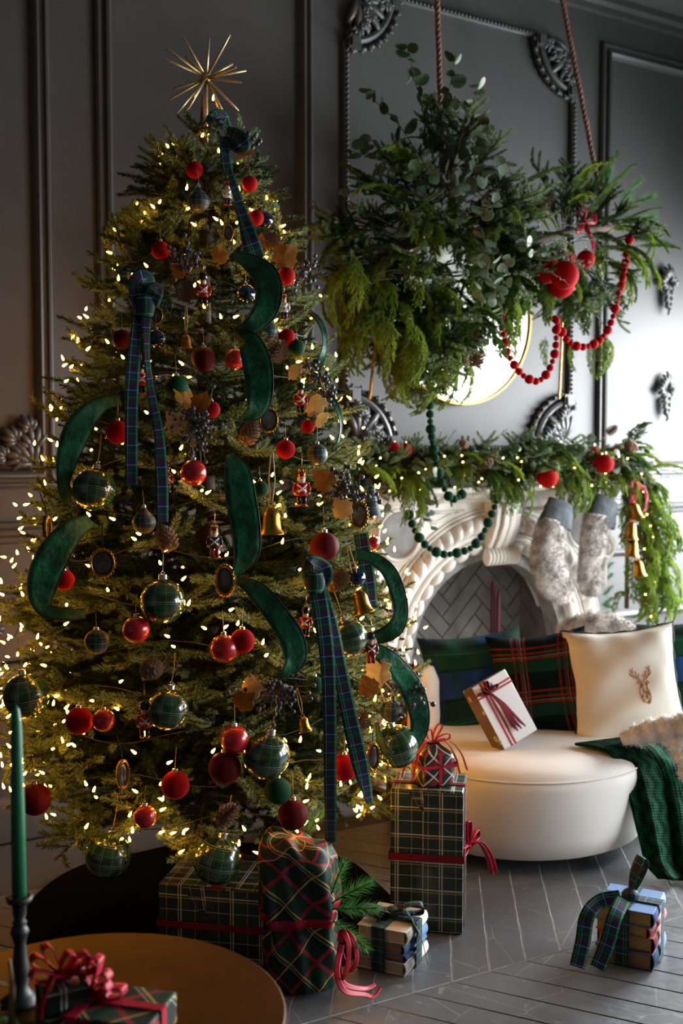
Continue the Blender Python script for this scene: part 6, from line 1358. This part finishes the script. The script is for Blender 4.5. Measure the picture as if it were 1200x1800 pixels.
# cloth wrapped parcels
def parcel(base, w, d, h, rz, label, seed, lean=0.0, extra=True):
    e = empty('cloth_parcel', base, rz, label=label, cat='gift', group='tartan cloth parcels', rot=(0, lean, rz)); R = random.Random(seed); ph = [R.uniform(0, 6) for _ in range(6)]
    def f(u, v):
        a = 2 * PI * u; n = 4.5; rr = (abs(math.cos(a)) ** n + abs(math.sin(a)) ** n) ** (-1 / n); waist = 1 - .15 * math.exp(-((v - .30) / .09) ** 2); cap = max(0, (v - .66) / .34)
        top = math.sqrt(max(0, 1 - cap ** 1.6)) if cap < 1 else 0.0; bot = .84 + .16 * min(1, v / .22)
        fold = .10 * math.sin(9 * a + ph[0] + 2.5 * v) * math.exp(-((v - .34) / .16) ** 2) + .045 * math.sin(5 * a + ph[1] + 4 * v) * (1 - cap) + .03 * math.sin(14 * a + 9 * v + ph[2]) * (1 - cap)
        k = rr * waist * top * bot * (1 + fold); z = h * (v / .66 * .86 if v < .66 else .86 + .14 * math.sin(cap * PI / 2)); z += .022 * math.sin(6 * a + 3 * cap + ph[3]) * cap * (1 - cap) * 2 - .07 * h * k * math.cos(a - .3) * max(0, v - .4) * 2
        return (w / 2 * k * math.cos(a), d / 2 * k * math.sin(a), z)
    m = MB(); m.grid(f, 90, 40, uvfn=lambda u, v: (u * (w + d) * 1.7, v * h * 1.3), wrap=True); build('cloth', m, M_FC, e)
    t = MB(); t.grid(lambda u, v: tuple(np.array(f(u, .34 + .05 * v)) * np.array([1.03, 1.03, 1])), 60, 2, wrap=True); o = build('ribbon_band', t, M_REDR, e); s = o.modifiers.new('solid', 'SOLIDIFY'); s.thickness = .001
    if extra:
        for k, (a, b, c, dd_) in enumerate(((w / 2 * .95, -.05, h * .58, (.9, -.3, .55)), (w / 2 * .95, -.05, h * .54, (1, -.4, .15)), (w / 2 * .9, -.07, h * .50, (.7, -.6, -.35)), (w / 2 * .9, -.04, h * .60, (.35, -.4, .9)))): link('pine_sprig', PINE[k % 2], e, (a, b, c), rot_from(dd_), (.68,) * 3)
    return e, f
PB = at_z(532, 1752, 0.012); par, pf = parcel(PB + FH * .10, .205, .19, .405, -TH - .1, 'large red and green tartan cloth parcel with pine sprig, front of tree', 3, -.06)
PB2 = at_z(497, 1660, 0.012); parcel(PB2 + FH * .12, .13, .12, .36, -TH, 'smaller tartan cloth parcel behind the large cloth parcel', 8, .02, False)
sg_ = at(537, 1472, 3.22)
e = empty('pine_sprig', sg_, label='short bright green pine sprig between the two cloth parcels', cat='sprig')
for dx in (-.4, .1, .6): link('pine_tuft', PINE[0], e, (0, 0, 0), rot_from(scr(dx, 1, .2)), (.5,) * 3)
build('stem', MB().lathe([(.003, -.05), (.003, .02)], 6), M_BARK, e)
# its crimson ribbon bow and curling tails on the floor
e = empty('crimson_bow', at_z(620, 1740, .0), label='crimson ribbon bow of the large parcel trailing onto the floor', cat='ribbon')
for nm, pts in (('bow_loop', [(598, 1655, 3.06), (608, 1640, 3.02), (622, 1655, 3.00), (626, 1690, 3.0), (612, 1705, 3.02), (600, 1670, 3.05)]), ('bow_loop', [(597, 1655, 3.06), (602, 1638, 3.0), (612, 1660, 2.98), (610, 1700, 2.98), (600, 1720, 3.0), (596, 1680, 3.04)]), ('tail', [(600, 1660, 3.05), (594, 1700, 3.02), (605, 1730, 3.0), (640, 1738, 3.05), (660, 1730, 3.10)]), ('tail', [(598, 1665, 3.05), (592, 1710, 3.0), (606, 1742, 2.99), (640, 1748, 3.03), (655, 1752, 3.04), (670, 1735, 3.09)])):
    q = []
    for i, (a, b, D) in enumerate(pts):
        p = at(a, b, D)
        if p[2] < .008: p = at_z(a, b, .008)
        q.append((p, .016, .25 * i))
    mb, _, _ = ribbon_mb(q); build(nm, mb, M_REDR, e, world=True)
# floral gift leaning on the cushions
M_FLOR = plaid('bronze_floral_paper', '#5a4330', [(0, .05, 0, .02, '#8a6a4a', .4)], 'UV', .3, metal=.3); t = NT('silver_floral_paper'); uv = t.coord('UV'); vo = t.n('ShaderNodeTexVoronoi'); t.put(vo.inputs['Vector'], uv); vo.inputs['Scale'].default_value = 26
sx = t.n('ShaderNodeSeparateXYZ'); t.put(sx.inputs[0], uv); c_ = t.mix(t.math('LESS_THAN', vo.outputs['Distance'], .30), lin('#6a5038'), lin('#c9b9a0')); c_ = t.mix(t.math('LESS_THAN', vo.outputs['Distance'], .14), c_, lin('#a04a30')); t.set(color=c_, rough=.3, metal=.15, coat=.5); M_FLO2 = t.m
M_WPAP = plain('glossy_white_paper', lin('#dcdad8'), .25, coat=.3)
e = empty('floral_gift', at(878, 1249, 4.20), label='flat floral gift with crimson tassel ribbon leaning on the cushions', cat='gift', rot=cam_rot(.42, .38, .36))
m = MB().box((0, 0, 0), (.165, .075, .25)); m.mi = [1 if i == 2 else 0 for i in range(6)]; build('wrapped_box', m, [M_FLO2, M_WPAP], e, bevel=.003)
for (x0, z0, w_, h_) in ((-.045, 0, .007, .252), (-.028, 0, .007, .252), (0, .075, .168, .007), (0, .088, .168, .007)): build('ribbon_band', MB().box((x0, -.0385, z0), (w_, .0016, h_)), M_REDR, e, smooth=False)
bow(e, (-.03, -.045, .08), .042, M_REDW, .02, 9, 5, 0, 0, 0, (0, 0, 1))
for i in range(9):
    a = .25 + .07 * i; m = MB(); m.tube([(-.03, -.048, .08), (-.03 + .04 * math.sin(a), -.055, .02), (-.02 + .09 * (a - .2), -.050, -.07 - .01 * (i % 3))], .0032, 5); build('tassel_strand', m, M_REDW, e)
# ------------------------------------------------------------------ books tied with tartan
def cover_mat(n, c): return plain(n, lin(c), .55, var=.15, vscale=12, bump=.08, bscale=200, bdist=.001)
M_PAGE = plain('aged_page_edges', lin('#cdbb98'), .85, var=.2, vscale=90); M_PAGEG = plain('gilt_page_edges', lin('#b8924a'), .6, var=.25, vscale=60); M_PAGEB = plain('brown_page_edges', lin('#9a7456'), .8, var=.2, vscale=60)
def book(base, w, d, h, rz, cmat, pmat, label, group):
    """lies flat; spine on +X, page block visible on the front"""
    e = empty('book', base, rz, label=label, cat='book', group=group); t = .003
    build('pages', MB().box((-.002, .0, h / 2), (w - .012, d - .008, h - 2 * t - .0004)), pmat, e, smooth=False)
    for z in (t / 2, h - t / 2): build('cover_board', MB().box((0, 0, z), (w, d, t)), cmat, e, bevel=.001)
    s = MB(); s.grid(lambda u, v: (w / 2 - .001 + .006 * math.sin(PI * v), d * (u - .5), h * v), 2, 8); o = build('spine', s, cmat, e); md = o.modifiers.new('solid', 'SOLIDIFY'); md.thickness = .003; return e
def book_stack(base, rz, specs, group, lab, bw_, bowsize, seed):
    z = .001; W = D_ = 0
    for (w, d, h, da, cm, pm_, lb) in specs: book(Vector(base) + Vector((0, 0, z)), w, d, h, rz + da, cm, pm_, lb, group); z += h + .0006; W = max(W, w); D_ = max(D_, d)
    e = empty('tartan_bow', base, rz, label=lab, cat='ribbon', group='ribbons tied around books'); vband(e, W + .012, D_ + .006, z, -.005, bw_, M_TART, 'x', .003); vband(e, W + .012, D_ + .006, z, 0, bw_, M_TART, 'y', .003)
    return e, z
B1 = at_z(713, 1719, 0.0); bc = Vector(B1) + Matrix.Rotation(-1.02, 3, 'Z') @ Vector((-.08, .09, 0))
g1 = 'books in the stack beside the tall gift'
e, z1 = book_stack(bc, -1.02, [(.150, .175, .036, 0, cover_mat('white_cloth_cover', '#d8d4cb'), M_PAGE, 'bottom white covered book in the stack before the tall gift'), (.145, .17, .020, .03, cover_mat('blue_cloth_cover', '#46648c'), M_PAGEB, 'thin second book in the stack before the tall gift'), (.145, .172, .032, -.02, cover_mat('sky_blue_cover', '#5d7fa8'), M_PAGEB, 'blue covered third book in the stack before the tall gift'), (.150, .175, .036, .04, cover_mat('pale_linen_cover', '#cfcabd'), M_PAGE, 'top pale linen book in the stack before the tall gift')], g1, 'navy tartan ribbon bow tied around the pale book stack', .042, .1, 1)
bow(e, (0, 0, z1 + .012), .095, M_TART, .038, 4, 2, 2, .16, 0, (0, 0, 1), (.9, .44, 0))
B2 = at_z(1146, 1708, 0.0); bc2 = Vector(B2) + Matrix.Rotation(-1.04, 3, 'Z') @ Vector((-.082, .088, 0)); g2 = 'books in the stack on the open floor'
e, z2 = book_stack(bc2, -1.04, [(.166, .178, .048, 0, cover_mat('slate_blue_cover', '#4a628c'), M_PAGEB, 'bottom slate blue book in the stack on the open floor'), (.158, .17, .042, .05, cover_mat('coral_red_cover', '#a8433f'), M_PAGEG, 'red book with gilt edges second from floor, open floor stack'), (.156, .174, .032, -.07, cover_mat('faded_rose_cover', '#b85a60'), M_PAGEG, 'faded rose book third from floor in the open floor stack'), (.160, .18, .042, .02, cover_mat('powder_blue_cover', '#5b7fb4'), M_PAGEG, 'top powder blue book in the stack on the open floor')], g2, 'navy tartan ribbon bow with long tails tied around the blue book stack', .042, .1, 2)
bow(e, (0, -.01, z2 + .012), .115, M_TART, .042, 6, 2, 0, .2, 0, (.1, -.2, 1), (.45, .5, .75))
for pts in ([(1090, 1578, 3.16), (1055, 1585, 3.16), (1032, 1610, 3.13), (1024, 1655, 3.12), (1014, 1700, 3.11)], [(1095, 1580, 3.15), (1080, 1612, 3.10), (1068, 1655, 3.09), (1050, 1702, 3.09)]):
    mb, _, _ = ribbon_mb([(at(a, b, D), .042, .15) for a, b, D in pts]); o = build('tail', mb, M_TART, None); o.parent = e; o.matrix_parent_inverse = (Matrix.Translation(e.location) @ Matrix.Rotation(e.rotation_euler.z, 4, 'Z')).inverted()
# ------------------------------------------------------------------ foreground brass table
M_BRT = plain('aged_brass_tabletop', lin('#4d3416'), .45, metal=1.0, color2='#3a270f', vscale=6, bump=.02, bscale=90)
TH0 = .50; tc = ground(-.44, 1.935); tb = empty('side_table', (tc[0], tc[1], 0), label='round aged brass side table in the foreground', cat='table')
build('tabletop', MB().lathe([(.0001, TH0 - .012), (.338, TH0 - .012), (.343, TH0 - .008), (.343, TH0 - .002), (.340, TH0), (.0001, TH0)], 72), M_BRT, tb, auto=30)
build('pedestal', MB().lathe([(.22, 0), (.22, .012), (.06, .03), (.035, .06), (.03, .30), (.05, .46), (.14, TH0 - .012)], 32), M_BRT, tb)
# candle in black turned holder
cp = at_z(37, 1762, TH0); dz = depth_of(cp) / FPX; e = empty('candle_holder', cp, label='black turned candle holder standing on the brass table', cat='candle holder')
H = (1762 - 1572) * dz
build('turned_stem', MB().lathe([(.034, 0), (.036, .006), (.022, .014), (.012, .03), (.017, .05), (.013, .08), (.010, .11), (.014, .125), (.0165, .13), (.014, .137), (.009, .142), (.013, .147), (.009, .152), (.012, H - .03), (.012, H - .015), (.022, H - .008), (.024, H), (.016, H + .003), (.0145, H - .004)], 20), M_BLKMET, e)
zt = cp[2] + H - .006; top = at(37, 1232, depth_of(cp))[2]
e = empty('taper_candle', (cp[0], cp[1], zt), label='green taper candle in the black holder at the far left', cat='candle'); build('wax', MB().lathe([(.0130, 0), (.0122, (top - zt) * .5), (.0095, (top - zt) - .03), (.006, (top - zt) - .008), (.001, top - zt)], 16), plain('emerald_wax', lin('#1c6b45'), .45, var=.1, vscale=20), e); build('wick', MB().lathe([(.0007, top - zt - .002), (.0006, top - zt + .012)], 5), M_BLK, e)
# gift on the table with crimson velvet bow
gp0 = at_z(205, 1830, TH0); e = gift_box('table_gift', gp0 + FH * .02, .16, .13, .055, -TH - .25, M_FC, 'tartan wrapped gift with crimson bow on the brass table', flap=False); bow(e, (-.055, .0, .062), .062, M_REDR, .026, 12, 7, 2, .10, .6); vband(e, .16, .13, .055, -.055, .02, M_REDR, 'x'); vband(e, .16, .13, .055, 0, .02, M_REDR, 'y')
gp1 = at_z(110, 1812, TH0); e = empty('small_gift', gp1 + FH * .0, -TH + .5, label='small dark plaid gift behind the crimson bow on the brass table', cat='gift'); build('wrapped_box', MB().box((0, 0, .045), (.075, .075, .09)), M_GP, e, bevel=.004); bow(e, (0, 0, .098), .058, M_REDR, .024, 15, 6, 2, .09, .3)
tw0 = at_z(22, 1835, TH0); e = empty('twig_reindeer', tw0, label='bare pale wooden twig ornament at the bottom left corner', cat='ornament'); M_TW = plain('pale_dry_wood', lin('#9a7b55'), .8, var=.3, vscale=40)
m = MB(); m.tube([(0, 0, 0), (.0, 0, .05), (.002, 0, .10), (-.003, .0, .145)], [.006, .006, .005, .003], 8); build('upright', m, M_TW, e)
m = MB(); m.tube([(0, 0, .055), (-.05, 0, .06), (-.09, .01, .058)], .0045, 7); build('crosspiece', m, M_TW, e); m = MB(); m.tube([(0, 0, .10), (-.03, 0, .115), (-.05, .0, .13)], .003, 6); build('branch', m, M_TW, e)
for i in range(5): link('pine_tuft', PINE[i % 2], e, (.03 - .02 * i, .03, .0 + .004), rot_from(scr(RM.uniform(-1, 1), .5, .3)), (.33,) * 3)
# small parcel behind the sofa's left arm
bp_ = at(722, 1205, 4.62); e = empty('cloth_parcel', (bp_[0], bp_[1], 0), label='red and green tartan parcel with greenery left of the sofa back', cat='gift', group='tartan cloth parcels'); hb = bp_[2]; build('cloth', MB().lathe([(.09, 0), (.10, .04), (.10, hb - .05), (.07, hb), (.0001, hb + .02)], 24), M_FC, e); bow(e, (0, 0, hb + .03), .07, M_REDR, .02, 8, 4, 2, .08); link('pine_sprig', PINE[1], e, (0, -.02, hb + .01), rot_from(scr(-.3, .8, .4)), (.6,) * 3)
